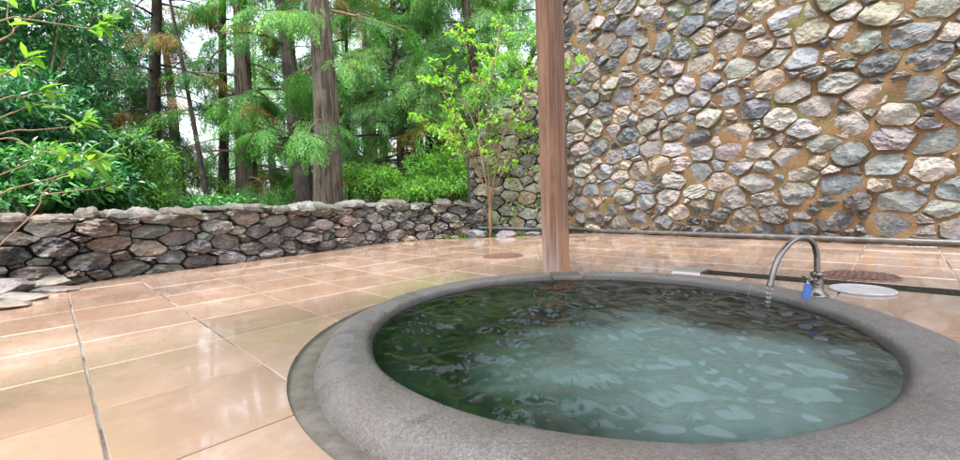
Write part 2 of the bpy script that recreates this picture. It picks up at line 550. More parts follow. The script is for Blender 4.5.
rng = np.random.default_rng(4)
planes = []
planes.append((-WN, float(-WN @ WA) + 0.14))                                  # tall wall
planes.append((np.array([0.0, 1.0]), 6.40))                                    # planting strip
for a, b in zip(LOWP[1:8], LOWP[2:9]):
    d = unit(b - a); nn = np.array([-d[1], d[0]])
    planes.append((nn, float(nn @ a) + 0.10))
CH0, CH1 = 5.56 * S, 5.92 * S                                                  # drain channel, along the wall
mb = MB()
tile_cols = [(0.314, 0.218, 0.165), (0.329, 0.232, 0.178), (0.291, 0.200, 0.149), (0.338, 0.242, 0.193), (0.314, 0.210, 0.156)]
for iu in range(-8, 15):
    for iv in range(-7, 13):
        g = 0.0032
        u0, u1 = OU + SU * iu + g, OU + SU * (iu + 1) - g
        v1, v0 = OV - SV * iv - g, OV - SV * (iv + 1) + g
        spans = [(u0, u1)]
        if v0 < 1.98 * S:                                                     # the channel cuts these
            spans = []
            if u0 < CH0: spans.append((u0, min(u1, CH0)))
            if u1 > CH1: spans.append((max(u0, CH1), u1))
        for a0, a1 in spans:
            if a1 - a0 < 0.03: continue
            poly = [Uv * a + Vv * b for a, b in ((a0, v0), (a1, v0), (a1, v1), (a0, v1))]
            for n_, d_ in planes:
                poly = clip(poly, n_, d_)
                if len(poly) < 3: break
            if len(poly) < 3: continue
            P = np.array(poly)
            if np.linalg.norm(P, axis=1).min() > 9.5: continue
            cen = P.mean(0)
            k = len(P)
            area = 0.5 * np.sum(P[:, 0] * np.roll(P[:, 1], -1) - P[:, 1] * np.roll(P[:, 0], -1))
            if area < 0: P = P[::-1]
            tl = rng.normal(0, 0.0016, 2); dz = rng.normal(0, 0.0005)
            zt = dz + (P - cen) @ tl
            ins = cen + (P - cen) * (1 - 0.0045 / np.maximum(np.linalg.norm(P - cen, axis=1), 0.05))[:, None]
            V = np.concatenate([np.c_[P, np.full(k, -0.03)], np.c_[P, zt - 0.0025], np.c_[ins, zt]])
            F = [[q, (q + 1) % k, k + (q + 1) % k, k + q] for q in range(k)] + [[k + q, k + (q + 1) % k, 2 * k + (q + 1) % k, 2 * k + q] for q in range(k)]
            F += [[2 * k + q for q in range(k)], [q for q in range(k)][::-1]]
            cc = np.array(tile_cols[rng.integers(5)]) * rng.uniform(0.92, 1.07)
            mb.add(V, F, cc)
floor = mb.build('floor', M['tile'])
tag(floor, kind='structure')

mb = MB()
gp = [np.array(q) for q in ((-8.0, -4.0), (9.0, -4.0), (9.0, 9.0), (-8.0, 9.0))]
for n_, d_ in planes: gp = clip(gp, n_, d_ - 0.01)
pg = [np.array(q, float) for q in gp]
k = len(pg)
mb.add([(*q, -0.02) for q in pg] + [(*q, -0.0055) for q in pg], [[q, (q + 1) % k, k + (q + 1) % k, k + q] for q in range(k)] + [list(range(k))[::-1], list(range(k, 2 * k))])
grout = mb.build('floor_joints', M['grout'])
tag(grout, kind='structure')

# cut the round opening (and the channel through the joints)
ang = np.arange(240) / 240 * 2 * math.pi
ring = np.array([TC + gutter_r(a) * np.array([math.cos(a), math.sin(a)]) for a in ang])
mb = MB()
k = len(ring)
mb.add([(*q, -0.3) for q in ring] + [(*q, 0.3) for q in ring], [[q, (q + 1) % k, k + (q + 1) % k, k + q] for q in range(k)] + [list(range(k))[::-1], list(range(k, 2 * k))])
cut1 = mb.build('cutter', M['grout'])
mb = MB()
cv0, cv1 = -9 * S, 1.75 * S
cen = Uv * (CH0 + CH1) / 2 + Vv * (cv0 + cv1) / 2
box(mb, (*cen, 0), [(*Uv, 0), (*Vv, 0), (0, 0, 1)], ((CH1 - CH0) / 2, (cv1 - cv0) / 2, 0.3))
cut2 = mb.build('cutter', M['grout'])
for ob, cs in ((floor, (cut1,)), (grout, (cut1, cut2))):
    for cc in cs:
        md = ob.modifiers.new('cut', 'BOOLEAN'); md.operation = 'DIFFERENCE'; md.solver = 'EXACT'; md.object = cc
bpy.context.view_layer.update()
dg = bpy.context.evaluated_depsgraph_get()
for ob in (floor, grout):
    nm = bpy.data.meshes.new_from_object(ob.evaluated_get(dg))
    nm.name = ob.name
    ob.modifiers.clear()
    ob.data = nm
for cc in (cut1, cut2): bpy.data.objects.remove(cc)
me = floor.data                                                                # one colour per tile, also on the cut ones
nv_ = len(me.vertices)
co = np.zeros(nv_ * 3, np.float32); me.vertices.foreach_get('co', co); co = co.reshape(-1, 3)
iu = np.floor((co[:, :2] @ Uv - OU) / SU).astype(int) + 40
iv = np.floor((OV - co[:, :2] @ Vv) / SV).astype(int) + 40
tr = np.random.default_rng(8)
tab = np.array(tile_cols)[tr.integers(5, size=(100, 100))] * tr.uniform(0.90, 1.08, (100, 100, 1))
me.color_attributes['Col'].data.foreach_set('color', np.c_[tab[iu, iv], np.ones(nv_)].astype(np.float32).ravel())

# ------------------------------------------------------------------ tub
tub = thing('stone_tub', 'round sunken bathing tub of speckled grey stone, full of water', 'tub', (*TC, 0))
PA = math.atan2(5.55 * S - TC[1], 1.06 * S - TC[0])    # bearing of the post: a gap in the rim
NT_ = 360
prof = [(2.055, -0.026), (2.042, -0.008), (2.025, 0.012), (2.0, 0.030), (1.97, 0.044), (1.93, 0.053), (1.88, 0.058), (1.82, 0.0585), (1.77, 0.056), (1.735, 0.051), (1.71, 0.043), (1.694, 0.032), (1.684, 0.018), (1.68, 0.0), (1.675, -0.05)]
prof_in = [(1.675, -0.05), (1.67, -0.24), (1.62, -0.27), (1.28, -0.275), (1.25, -0.30), (1.24, -0.58), (1.1, -0.60), (0.02, -0.60)]


def rim_mesh(prof, wob):
    V = []
    for r, z in prof:
        for q in range(NT_):
            a = q / NT_ * 2 * math.pi
            da = abs((a - PA + math.pi) % (2 * math.pi) - math.pi)
            k = 1 - sm(math.radians(6.0), math.radians(6.9), da)
            zz = z
            if z > 0.02: zz = z * (1 - k) + min(z, 0.02) * k
            ro = r + 0.065 * sm(1.75, 2.0, r) * sm(0.1, 0.9, math.cos(a))
            rad = ro * S * (1 + wob * 0.003 * math.sin(3 * a + 1) + wob * 0.002 * math.sin(7 * a))
            if z > 0.0: zz += wob * 0.0012 * math.sin(11 * a + r * 9)
            V.append((TC[0] + rad * math.cos(a), TC[1] + rad * math.sin(a), zz))
    n = NT_
    F = np.array([[i * n + j, i * n + (j + 1) % n, (i + 1) * n + (j + 1) % n, (i + 1) * n + j] for i in range(len(prof) - 1) for j in range(n)])
    return V, F


mb = MB(); V, F = rim_mesh(prof, 1); mb.add(V, F); mb.build('rim', M['tub'], tub, smooth=True)
mb = MB(); V, F = rim_mesh(prof_in, 0); mb.add(V, F); mb.build('basin', M['tub_in'], tub, smooth=True)
mb = MB()
V = []
for q in range(NT_):
    a = q / NT_ * 2 * math.pi
    d = np.array([math.cos(a), math.sin(a)])
    r = gutter_r(a)
    for rad, z in ((r - 0.0012, -0.002), (r - 0.0025, -0.014), (r - 0.012, -0.017), (2.03 * S, -0.018), (2.0 * S, -0.05)):
        V.append((*(TC + d * min(rad, r - 0.0012)), z))
F = np.array([[j * 5 + i, j * 5 + i + 1, ((j + 1) % NT_) * 5 + i + 1, ((j + 1) % NT_) * 5 + i] for j in range(NT_) for i in range(4)])
mb.add(V, F)
mb.build('gutter', M['gutter'], tub, smooth=True)

# water: a grid with real ripples
rng = np.random.default_rng(11)
NW = 380
gx = np.linspace(-1.75 * S, 1.75 * S, NW)
X, Y = np.meshgrid(gx, gx, indexing='ij')
Zw = np.zeros_like(X)
for lam, amp, cnt in ((0.85, 0.0030, 5), (0.36, 0.0034, 7), (0.19, 0.0017, 10), (0.10, 0.0011, 12), (0.055, 0.0004, 10)):
    for q in range(cnt):
        a = rng.uniform(0, 2 * math.pi); l = lam * rng.uniform(0.75, 1.3); ph = rng.uniform(0, 6.28)
        kx, ky = math.cos(a) * 2 * math.pi / l, math.sin(a) * 2 * math.pi / l
        env = 0.65 + 0.35 * np.sin(X * kx * 0.21 - Y * ky * 0.17 + ph * 3)
        arg = X * kx + Y * ky + ph + 0.6 * np.sin(X * ky * 0.3 - Y * kx * 0.3 + ph)
        Zw += amp * env * (np.sin(arg) + 0.25 * np.sin(2 * arg + 1))
FB = np.array([2.79, 3.49]) * S                       # tap foot
SPD = unit(TC - FB)                                   # spout direction
SPT = FB + SPD * 0.246                                # where the stream lands
R0 = np.hypot(X + TC[0] - SPT[0], Y + TC[1] - SPT[1])
Zw += 0.0022 * np.sin(R0 * 2 * math.pi / 0.062) * np.exp(-R0 / 0.20)
Zw *= 1 - 0.8 * sm(1.45 * S, 1.66 * S, np.hypot(X, Y))
inside = np.hypot(X, Y) < 1.745 * S
idx = np.arange(NW * NW).reshape(NW, NW)
q = inside[:-1, :-1] & inside[1:, :-1] & inside[1:, 1:] & inside[:-1, 1:]
F = np.stack([idx[:-1, :-1][q], idx[1:, :-1][q], idx[1:, 1:][q], idx[:-1, 1:][q]], 1)
used = np.unique(F); rem = np.full(NW * NW, -1); rem[used] = np.arange(len(used))
V = np.stack([X + TC[0], Y + TC[1], Zw + WATER_Z], 2).reshape(-1, 3)[used]
mb = MB(); mb.add(V, rem[F]); water = mb.build('water', M['water'], smooth=True); tag(water, kind='structure')


# ------------------------------------------------------------------ stone walls
def pack(rng, w, h, rmin, rmax, ky, power=1.6, tries=9000):
    """sites of varying radius filling a w x h field; ky squeezes the vertical so that stones lie wide"""
    P, R = [], []
    hh = h * ky
    rs = np.sort(rmin + (rmax - rmin) * rng.random(tries) ** power)[::-1]
    A = np.zeros((0, 2)); B = np.zeros(0)
    for r in rs:
        for _ in range(2):
            p = np.array([rng.uniform(-r * 0.3, w + r * 0.3), rng.uniform(-r * 0.2, hh + r * 0.2)])
            if len(B) == 0 or np.all(np.hypot(A[:, 0] - p[0], A[:, 1] - p[1]) > (B + r) * 0.86):
                A = np.vstack([A, p]); B = np.append(B, r)
                break
    return A, B


def cells(A, B, w, h, ky, gap):
    hh = h * ky
    out = []
    for i in range(len(A)):
        poly = [np.array(q, float) for q in ((0, 0), (w, 0), (w, hh), (0, hh))]
        d = np.hypot(A[:, 0] - A[i, 0], A[:, 1] - A[i, 1])
        for j in np.argsort(d)[1:26]:
            n = A[j] - A[i]; L = np.linalg.norm(n); n = n / L
            off = (L * L + B[i] ** 2 - B[j] ** 2) / (2 * L)
            poly = clip(poly, n, n @ A[i] + off - gap)
            if len(poly) < 3: break
        if len(poly) < 3: continue
        poly = np.array(poly); poly[:, 1] /= ky
        out.append(poly)
    return out


def chaikin(P, k=0.22):
    Q = np.roll(P, -1, 0)
    return np.stack([P * (1 - k) + Q * k, P * k + Q * (1 - k)], 1).reshape(-1, 2)


def resample(P, n):
    Q = np.vstack([P, P[:1]])
    L = np.concatenate([[0], np.cumsum(np.linalg.norm(np.diff(Q, axis=0), axis=1))])
    t = np.arange(n) / n * L[-1]
    return np.stack([np.interp(t, L, Q[:, 0]), np.interp(t, L, Q[:, 1])], 1)


def stone(rng, poly, T, n=26, rounds=1, kr=0.2, back=-0.04, rugged=1.0, jit=0.0):
    """one field stone: outline in the wall plane, broken faces in front; returns (u, v, w) and faces"""
    P = poly
    if jit:
        cj = P.mean(0)
        P = cj + (P - cj) * (1 - rng.uniform(0, jit, (len(P), 1)))
    for _ in range(rounds): P = chaikin(P, kr)
    P = resample(P, n)
    c = P.mean(0)
    R = np.sqrt(np.mean(np.sum((P - c) ** 2, 1)))
    ph = rng.uniform(0, 6.28, 3); th = np.arange(n) / n * 2 * math.pi
    f = 1 + rugged * (0.02 * np.sin(3 * th + ph[0]) + 0.015 * np.sin(5 * th + ph[1]) + rng.normal(0, 0.012, n))
    f = f + rugged * 0.05 * np.sin(2 * th + ph[2])
    P = c + (P - c) * f[:, None]
    ts = [1.0, 0.988, 0.95, 0.87, 0.76, 0.62, 0.47, 0.31, 0.15]
    ws = [None, 0.50, 0.80, 0.92, 0.96, 0.99, 1.0, 1.0, 1.01]
    pl = []
    for _ in range(rng.integers(3, 6)):
        a = rng.uniform(0, 6.28); s = rng.uniform(0.2, 0.95)
        pl.append((rng.uniform(0.6, 1.0), s * math.cos(a), s * math.sin(a)))
    fq = 1.6 / R; sd_ = rng.uniform(0, 100); sa_ = rng.uniform(-0.7, 0.7); sdir = np.array([-math.sin(sa_), math.cos(sa_)])
    slam = rng.uniform(0.35, 0.9); sam = rng.uniform(0.0, 0.32)
    V = []
    for t_, w_ in zip(ts, ws):
        Q = c + (P - c) * t_
        if 0.3 < t_ < 0.97: Q = Q + rng.normal(0, 0.015 * R, Q.shape)
        if w_ is None:
            W = np.full(n, back)
        else:
            W = np.full(n, w_)
            for a, bx, by in pl:
                W = np.minimum(W, np.maximum(a + ((Q - c) / R) @ np.array([bx, by]), 0.22))
            nz = np.array([mnoise.noise(Vector((a_ * fq, b_ * fq, sd_))) + 0.6 * mnoise.noise(Vector((a_ * fq * 2.7, b_ * fq * 2.7, sd_ + 5))) for a_, b_ in Q])
            sw = (Q - c) @ sdir / (R * slam) + 0.5 * nz
            W = T * (W + rugged * (0.13 * nz + sam * (np.abs(sw - np.floor(sw) - 0.3)) + rng.normal(0, 0.02 * t_ * t_, n)))
        V.append(np.c_[Q, W])
    wc = 1.02
    for a, bx, by in pl: wc = min(wc, a)
    V.append(np.array([[c[0], c[1], T * wc]]))
    V = np.concatenate(V)
    k = len(ts)
    F = [[i * n + j, i * n + (j + 1) % n, (i + 1) * n + (j + 1) % n, (i + 1) * n + j] for i in range(k - 1) for j in range(n)]
    F += [[(k - 1) * n + j, (k - 1) * n + (j + 1) % n, k * n] for j in range(n)]
    return V, F


def pick(rng, pal):
    c = np.array(pal[rng.integers(len(pal))])
    return np.clip(c * rng.uniform(0.72, 1.28) * (1 + rng.normal(0, 0.035, 3)), 0.02, 0.8)


# tall mortared wall
rng = np.random.default_rng(21)
TALL_H, TALL_L = 4.0, 7.2
base0 = WA - WD * 0.16 - WN * 0.10
tall = thing('stone_wall', 'tall wall of pale grey and lilac stones set in orange brown mortar', 'stone wall', (*base0, 0))
pal_tall = [(0.165, 0.175, 0.185), (0.195, 0.19, 0.18), (0.23, 0.205, 0.17), (0.255, 0.245, 0.23), (0.10, 0.115, 0.13), (0.135, 0.15, 0.165), (0.225, 0.19, 0.16), (0.195, 0.195, 0.175), (0.07, 0.077, 0.085), (0.245, 0.23, 0.212), (0.125, 0.14, 0.125), (0.18, 0.16, 0.163)]


def tall_pt(V):
    V = np.asarray(V, float)
    xy = base0 + V[:, :1] * WD + V[:, 2:3] * WN
    return np.c_[xy, V[:, 1]]


def tall_top(s): return float(np.interp(s, [0, 4.4, 7.2], [3.86, 2.75, 2.4])) + 0.04 * math.sin(s * 5) + 0.03 * math.sin(s * 11.3)


A, B = pack(rng, TALL_L, TALL_H, 0.045, 0.172, 1.42, 1.25, 14000)
mb = MB()
for poly in cells(A, B, TALL_L, TALL_H, 1.42, 0.0085):
    poly = poly + np.array([0, -0.02])
    sz = np.ptp(poly, axis=0)
    if min(sz) < 0.03 or poly[:, 1].mean() > tall_top(poly[:, 0].mean()) - 0.05: continue
    T = rng.uniform(0.045, 0.095)
    cen = poly.mean(0)
    V, F = stone(rng, poly, T, 34, 1, rng.uniform(0.03, 0.11), rugged=1.1, jit=0.16)
    c = pick(rng, pal_tall)
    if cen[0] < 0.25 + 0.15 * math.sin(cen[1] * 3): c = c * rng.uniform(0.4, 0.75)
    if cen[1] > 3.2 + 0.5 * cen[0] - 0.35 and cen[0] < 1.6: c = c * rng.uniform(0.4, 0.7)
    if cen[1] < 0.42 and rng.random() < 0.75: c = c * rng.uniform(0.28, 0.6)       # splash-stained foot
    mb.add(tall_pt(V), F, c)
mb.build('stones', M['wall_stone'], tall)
mb = MB()
nu, nv = 180, 100
u = np.linspace(0, TALL_L, nu); v = np.linspace(-0.1, TALL_H + 0.01, nv)
UU, VV = np.meshgrid(u, v, indexing='ij')
WW = 0.012 * np.sin(UU * 5 + np.sin(VV * 4)) * np.sin(VV * 6.3 + 1) + 0.006 * np.sin(UU * 21) * np.cos(VV * 17) + 0.013
tops = np.array([tall_top(q) for q in u])
VV = -0.1 + (VV + 0.1) * (tops[:, None] + 0.1) / (TALL_H + 0.11)
idx = np.arange(nu * nv).reshape(nu, nv)
mb.add(tall_pt(np.stack([UU, VV, WW], 2).reshape(-1, 3)), np.stack([idx[:-1, :-1].ravel(), idx[1:, :-1].ravel(), idx[1:, 1:].ravel(), idx[:-1, 1:].ravel()], 1))
k = len(u)
bk = np.concatenate([np.c_[u, tops, WW[:, -1]], np.c_[u, tops + 0.03, np.full(k, -0.3)], np.c_[u, tops, np.full(k, -0.6)], np.c_[u, np.full(k, -0.1), np.full(k, -0.6)]])
mb.add(tall_pt(bk), [[a * k + q, a * k + q + 1, (a + 1) * k + q + 1, (a + 1) * k + q] for a in range(3) for q in range(k - 1)])
mb.add(tall_pt([(0, -0.1, 0), (0, tops[0], 0), (0, tops[0], -0.6), (0, -0.1, -0.6), (TALL_L, -0.1, 0), (TALL_L, tops[-1], 0), (TALL_L, tops[-1], -0.6), (TALL_L, -0.1, -0.6)]), [[0, 1, 2, 3], [7, 6, 5, 4]])
mb.build('mortar', M['mortar'], tall)
# end stones on the narrow far end of the tall wall
mb = MB()
A, B = pack(rng, 0.6, TALL_H, 0.08, 0.17, 1.2, 1.2, 900)
for poly in cells(A, B, 0.6, TALL_H, 1.2, 0.014):
    if min(np.ptp(poly, axis=0)) < 0.06: continue
    V, F = stone(rng, poly, rng.uniform(0.04, 0.08), 22)
    xy = base0 - WN * 0.6 + V[:, :1] * WN - V[:, 2:3] * WD
    mb.add(np.c_[xy, V[:, 1]], F, pick(rng, pal_tall) * 0.7)
mb.build('end_stones', M['wall_stone'], tall)


# walls laid along a path
class Path:
    def __init__(self, P, side):
        self.P = np.asarray(P, float)
        self.L = np.concatenate([[0], np.cumsum(np.linalg.norm(np.diff(self.P, axis=0), axis=1))])
        self.side = side

    def at(self, s):
        s = np.asarray(s, float)
        x = np.interp(s, self.L, self.P[:, 0]); y = np.interp(s, self.L, self.P[:, 1])
        e = 0.18
        dx = np.interp(s + e, self.L, self.P[:, 0]) - np.interp(s - e, self.L, self.P[:, 0])
        dy = np.interp(s + e, self.L, self.P[:, 1]) - np.interp(s - e, self.L, self.P[:, 1])
        d = unit(np.stack([dx, dy], -1))
        n = np.stack([d[..., 1], -d[..., 0]], -1) * self.side
        return np.stack([x, y], -1), n

    def map(self, V):
        V = np.asarray(V, float)
        p, n = self.at(V[:, 0])
        return np.c_[p + n * V[:, 2:3], V[:, 1]]


pal_low = [(0.11, 0.105, 0.095), (0.135, 0.12, 0.105), (0.15, 0.125, 0.10), (0.155, 0.153, 0.145), (0.07, 0.068, 0.066), (0.125, 0.13, 0.112), (0.155, 0.118, 0.092), (0.11, 0.115, 0.118), (0.19, 0.18, 0.16), (0.055, 0.054, 0.052)]
lowp = Path(spline(LOWP, 90), 1)
low = thing('stone_wall', 'low dry-laid wall of dark flat stones along the wooded side of the court', 'stone wall', (-2.17, 5.06, 0))
rng = np.random.default_rng(33)
LW = lowp.L[-1]


def low_top(s):
    return 0.60 - 0.03 * s / LW + 0.012 * np.sin(s * 3.1) + 0.008 * np.sin(s * 8.3)


mb = MB()
A, B = pack(rng, LW, 0.56, 0.034, 0.155, 1.9, 1.5, 12000)
for poly in cells(A, B, LW, 0.56, 1.9, 0.0045):
    if min(np.ptp(poly, axis=0)) < 0.025: continue
    T = rng.uniform(0.05, 0.14)
    V, F = stone(rng, poly, T, 32, 1, rng.uniform(0.02, 0.10), -0.05, 1.4, 0.09)
    V[:, 1] = V[:, 1] * (low_top(poly[:, 0].mean()) - 0.045) / 0.56
    V[:, 2] += rng.uniform(-0.045, 0.03)
    mb.add(lowp.map(V), F, pick(rng, pal_low))
# flat cap stones bridging the wall
s = 0.0
while s < LW - 0.15:
    w = rng.uniform(0.10, 0.36)
    hgt = rng.uniform(0.05, 0.12)
    zt = low_top(s + w / 2) + rng.uniform(-0.035, 0.028)
    n = 16
    a = np.arange(n) / n * 2 * math.pi
    ca, sa = np.cos(a), np.sin(a)
    ex = rng.uniform(0.35, 0.6)
    px = np.sign(ca) * np.abs(ca) ** ex * w / 2 * (1 + rng.normal(0, 0.05, n))
    py = np.sign(sa) * np.abs(sa) ** ex * 0.25 * (1 + rng.normal(0, 0.06, n))
    tilt = rng.normal(0, 0.10)
    V = []
    for fz, fr in ((-1, 0.9), (-0.5, 1.0), (0.1, 0.98), (0.65, 0.88), (1, 0.55)):
        V.append(np.c_[s + w / 2 + px * fr, zt - 0.03 + fz * hgt / 2 + px * tilt + rng.normal(0, 0.007, n), -0.16 + py * fr])
    V.append(np.array([[s + w / 2, zt - 0.03 + hgt / 2, -0.16]]))
    V = np.concatenate(V)
    F = [[i * n + j, i * n + (j + 1) % n, (i + 1) * n + (j + 1) % n, (i + 1) * n + j] for i in range(4) for j in range(n)]
    F += [[4 * n + j, 4 * n + (j + 1) % n, 5 * n] for j in range(n)]
    mb.add(lowp.map(V), F, pick(rng, pal_low) * np.array([0.50, 0.53, 0.52]))
    s += w + rng.uniform(-0.02, 0.06)
mb.build('stones', M['low_stone'], low)


def core(path, L, topf, w0, w1, name, mat, parent, n=60):
    mb = MB()
    s = np.linspace(0.01, L - 0.01, n)
    V = []
    for w, zz in ((w0, None), (w0, 'top'), (w1, 'top'), (w1, None)):
        zcol = np.array([topf(q) for q in s]) if zz else np.full(n, -0.12)
        V.append(path.map(np.c_[s, zcol, np.full(n, w)]))
    V = np.concatenate(V)
    F = [[a * n + q, a * n + q + 1, (a + 1) * n + q + 1, (a + 1) * n + q] for a in range(3) for q in range(n - 1)] + [[0, n, 2 * n, 3 * n], [n - 1, 4 * n - 1, 3 * n - 1, 2 * n - 1]]
    mb.add(V, F)
    return mb.build(name, mat, parent)


core(lowp, LW, lambda q: low_top(q) - 0.06, -0.055, -0.34, 'core', M['earth'], low)

# wing wall behind the post, its top stepping down to the left
WG = np.array([(-0.12, 6.60), (0.6, 6.72), (1.75, 7.02)])
wingp = Path(spline(WG, 30), 1)
wing = thing('stone_wall', 'mossy dry stone wing wall with a top sloping down behind the post', 'stone wall', (0.6, 6.72, 0))
rng = np.random.default_rng(55)
WL = wingp.L[-1]
wt = [(0.0, 1.32), (0.10, 1.50), (0.34, 1.85), (0.75, 2.15), (1.12, 2.36), (1.9, 2.68)]


def wing_top(s): return float(np.interp(s, [q[0] for q in wt], [q[1] for q in wt]))


mb = MB()
A, B = pack(rng, WL, 2.75, 0.055, 0.16, 1.5, 1.4, 6000)
for poly in cells(A, B, WL, 2.75, 1.5, 0.006):
    P = [q for q in poly]
    for (s0, z0), (s1, z1) in zip(wt[:-1], wt[1:]):
        d = unit(np.array([s1 - s0, z1 - z0])); nn = np.array([-d[1], d[0]])
        P = clip(P, nn, nn @ np.array([s0, z0]))
        if len(P) < 3: break
    if len(P) < 3: continue
    P = np.array(P)
    if min(np.ptp(P, axis=0)) < 0.03: continue
    V, F = stone(rng, P, rng.uniform(0.05, 0.12), 28, 1, rng.uniform(0.03, 0.13), -0.06, 1.3, 0.09)
    V[:, 2] += rng.uniform(-0.02, 0.02)
    mb.add(wingp.map(V), F, pick(rng, pal_low) * np.array([1.06, 1.10, 0.98]) * 1.5)
# rough top and end stones
for q in np.arange(0.0, WL - 0.1, 0.13):
    r = rng.uniform(0.07, 0.13)
    th_ = np.arange(9) / 9 * 6.28
    poly = np.c_[np.cos(th_) * r * 1.2, np.sin(th_) * r * 0.7] * rng.uniform(0.85, 1.1, (9, 1))
    V, F = stone(rng, poly, 0.14, 20)
    V = V + np.array([q + 0.05, wing_top(q + 0.05) - 0.03, -0.12])
    mb.add(wingp.map(V), F, pick(rng, pal_low))
mb.build('stones', M['low_stone'], wing)
core(wingp, WL, lambda q: wing_top(q) - 0.05, -0.05, -0.45, 'core', M['earth'], wing, 40)

# ------------------------------------------------------------------ timber post
pc = ground_at(559, 274)
PS = 0.0725
pcen = np.array([pc.x, pc.y]) + PS * Uv + PS * Vv
mb = MB()
n = 14
zs = np.linspace(0, 2.873, n)
half = PS; bev = 0.004
ol = [(half - bev, -half), (half, -half + bev), (half, half - bev), (half - bev, half), (-half + bev, half), (-half, half - bev), (-half, -half + bev), (-half + bev, -half)]
V = [(*(pcen + Uv * a + Vv * b), z) for z in zs for a, b in ol]
F = [[i * 8 + j, i * 8 + (j + 1) % 8, (i + 1) * 8 + (j + 1) % 8, (i + 1) * 8 + j] for i in range(n - 1) for j in range(8)] + [list(range(8))[::-1], [(n - 1) * 8 + j for j in range(8)]]
mb.add(V, F)
post = mb.build('wooden_post', M['wood'], loc=(*pcen, 0))
tag(post, 'square weathered timber post standing at the far side of the tub', 'post')

# roof over the tub: the post carries its far corner; it starts above the picture
RW = 3.1
rc = pcen - Uv * RW / 2 - Vv * RW / 2
roof = thing('bath_pavilion', 'open timber roof over the tub, carried by the weathered post', 'pavilion roof', (*pcen, 2.95))
u3_, v3_, z3_ = (*Uv, 0), (*Vv, 0), (0, 0, 1)
for a in (-1, 1):
    mb = MB(); box(mb, (*(rc + Uv * a * RW / 2), 2.95), [v3_, u3_, z3_], (RW / 2 + 0.16, 0.05, 0.075)); mb.build('beam', M['wood'], roof)
    mb = MB(); box(mb, (*(rc + Vv * a * RW / 2), 3.102), [u3_, v3_, z3_], (RW / 2 + 0.16, 0.05, 0.075)); mb.build('beam', M['wood'], roof)
for a in np.linspace(-RW / 2 - 0.18, RW / 2 + 0.18, 8):
    mb = MB(); box(mb, (*(rc + Uv * a), 3.218), [v3_, u3_, z3_], (RW / 2 + 0.24, 0.03, 0.04)); mb.build('rafter', M['wood'], roof)
mb = MB(); box(mb, (*rc, 3.272), [u3_, v3_, z3_], (RW / 2 + 0.25, RW / 2 + 0.25, 0.0125)); mb.build('roof_deck', M['wood'], roof)
for a, b in ((1, -1), (-1, 1), (-1, -1)):
    mb = MB(); box(mb, (*(rc + (Uv * a + Vv * b) * RW / 2), 1.437), [u3_, v3_, z3_], (PS, PS, 1.436)); mb.build('corner_post', M['wood'], roof)

# flat sill stone in the gap of the rim, at the foot of the post
mb = MB()
d = np.array([math.cos(PA), math.sin(PA)]); e = np.array([-d[1], d[0]])
box(mb, (*(TC + d * 1.895 * S), 0.012), [(*e, 0), (*d, 0), (0, 0, 1)], (0.098, 0.125, 0.024), bev=0.006)
o = mb.build('sill_stone', M['tub_in'], loc=(*(TC + d * 1.9 * S), 0))
tag(o, 'flat sill stone lying in the gap of the tub rim before the post', 'sill stone')

# ------------------------------------------------------------------ tap
ZR = 0.0565
tap = thing('tap', 'tarnished chrome gooseneck tap standing on the tub rim', 'tap', (*FB, ZR))
fb3 = np.array([*FB, ZR])
mb = MB()
lathe(mb, [(0.044, -0.004), (0.044, 0.004), (0.041, 0.008), (0.033, 0.013), (0.027, 0.024), (0.0245, 0.040), (0.0235, 0.075), (0.0235, 0.092), (0.026, 0.094), (0.026, 0.104), (0.0235, 0.107), (0.014, 0.112)], fb3, n=36)
mb.build('body', M['chrome'], tap, smooth=False).data.polygons.foreach_set('use_smooth', [True] * (36 * 11) + [False] * 2)
sp3 = np.array([*SPD, 0.0])
path = spline([fb3 + sp3 * a + np.array([0, 0, z]) for a, z in ((0, 0.10), (0.001, 0.15), (0.004, 0.19), (0.018, 0.235), (0.045, 0.262), (0.078, 0.272), (0.118, 0.264), (0.155, 0.238), (0.185, 0.206), (0.210, 0.163), (0.226, 0.118), (0.236, 0.078))], 150)
mb = MB()
k = np.arange(150)
rad = np.where((k > 96) & (k < 146), 0.0118 + 0.0004 * np.sin(k * math.pi * 0.62), 0.0118)
tube(mb, path, rad, 20)
mb.build('spout', M['chrome'], tap, smooth=True)
tip = path[-1]; tdir = unit(path[-1] - path[-4])
mb = MB()
lathe(mb, [(0.0128, -0.004), (0.0142, -0.001), (0.0142, 0.018), (0.0125, 0.0215), (0.0105, 0.0215), (0.0100, 0.010)], tip, tdir, 24)
mb.build('nozzle', M['chrome'], tap, smooth=False)
toc = unit(np.array([-FB[0], -FB[1], 0.0]))
hax = unit(0.75 * sp3 + 0.62 * toc + np.array([0, 0, 0.16]))
h0 = fb3 + np.array([0, 0, 0.074]) + hax * 0.020
mb = MB()
lathe(mb, [(0.013, 0), (0.013, 0.012), (0.0095, 0.014), (0.0095, 0.026), (0.012, 0.028), (0.012, 0.040), (0.008, 0.046)], h0, hax, 20)
hd = mb.build('cross_handle', M['chrome'], tap, smooth=False)
hc = h0 + hax * 0.035
a1 = unit(np.cross(hax, [0, 0, 1])); b1 = np.cross(a1, hax)
ra = math.radians(24)
for q in range(4):
    dd = math.cos(ra + q * math.pi / 2) * a1 + math.sin(ra + q * math.pi / 2) * b1
    mb = MB()
    tube(mb, [hc + dd * 0.006, hc + dd * 0.022, hc + dd * 0.027], [0.0052, 0.0042, 0.0055], 10)
    sphere(mb, hc + dd * 0.031, 0.0078, n=12)
    o = mb.build('handle_arm', M['chrome'], None, smooth=True)
    o.parent = hd; o.matrix_parent_inverse = Matrix.Identity(4)
    o.location = -Vector(tap.location)
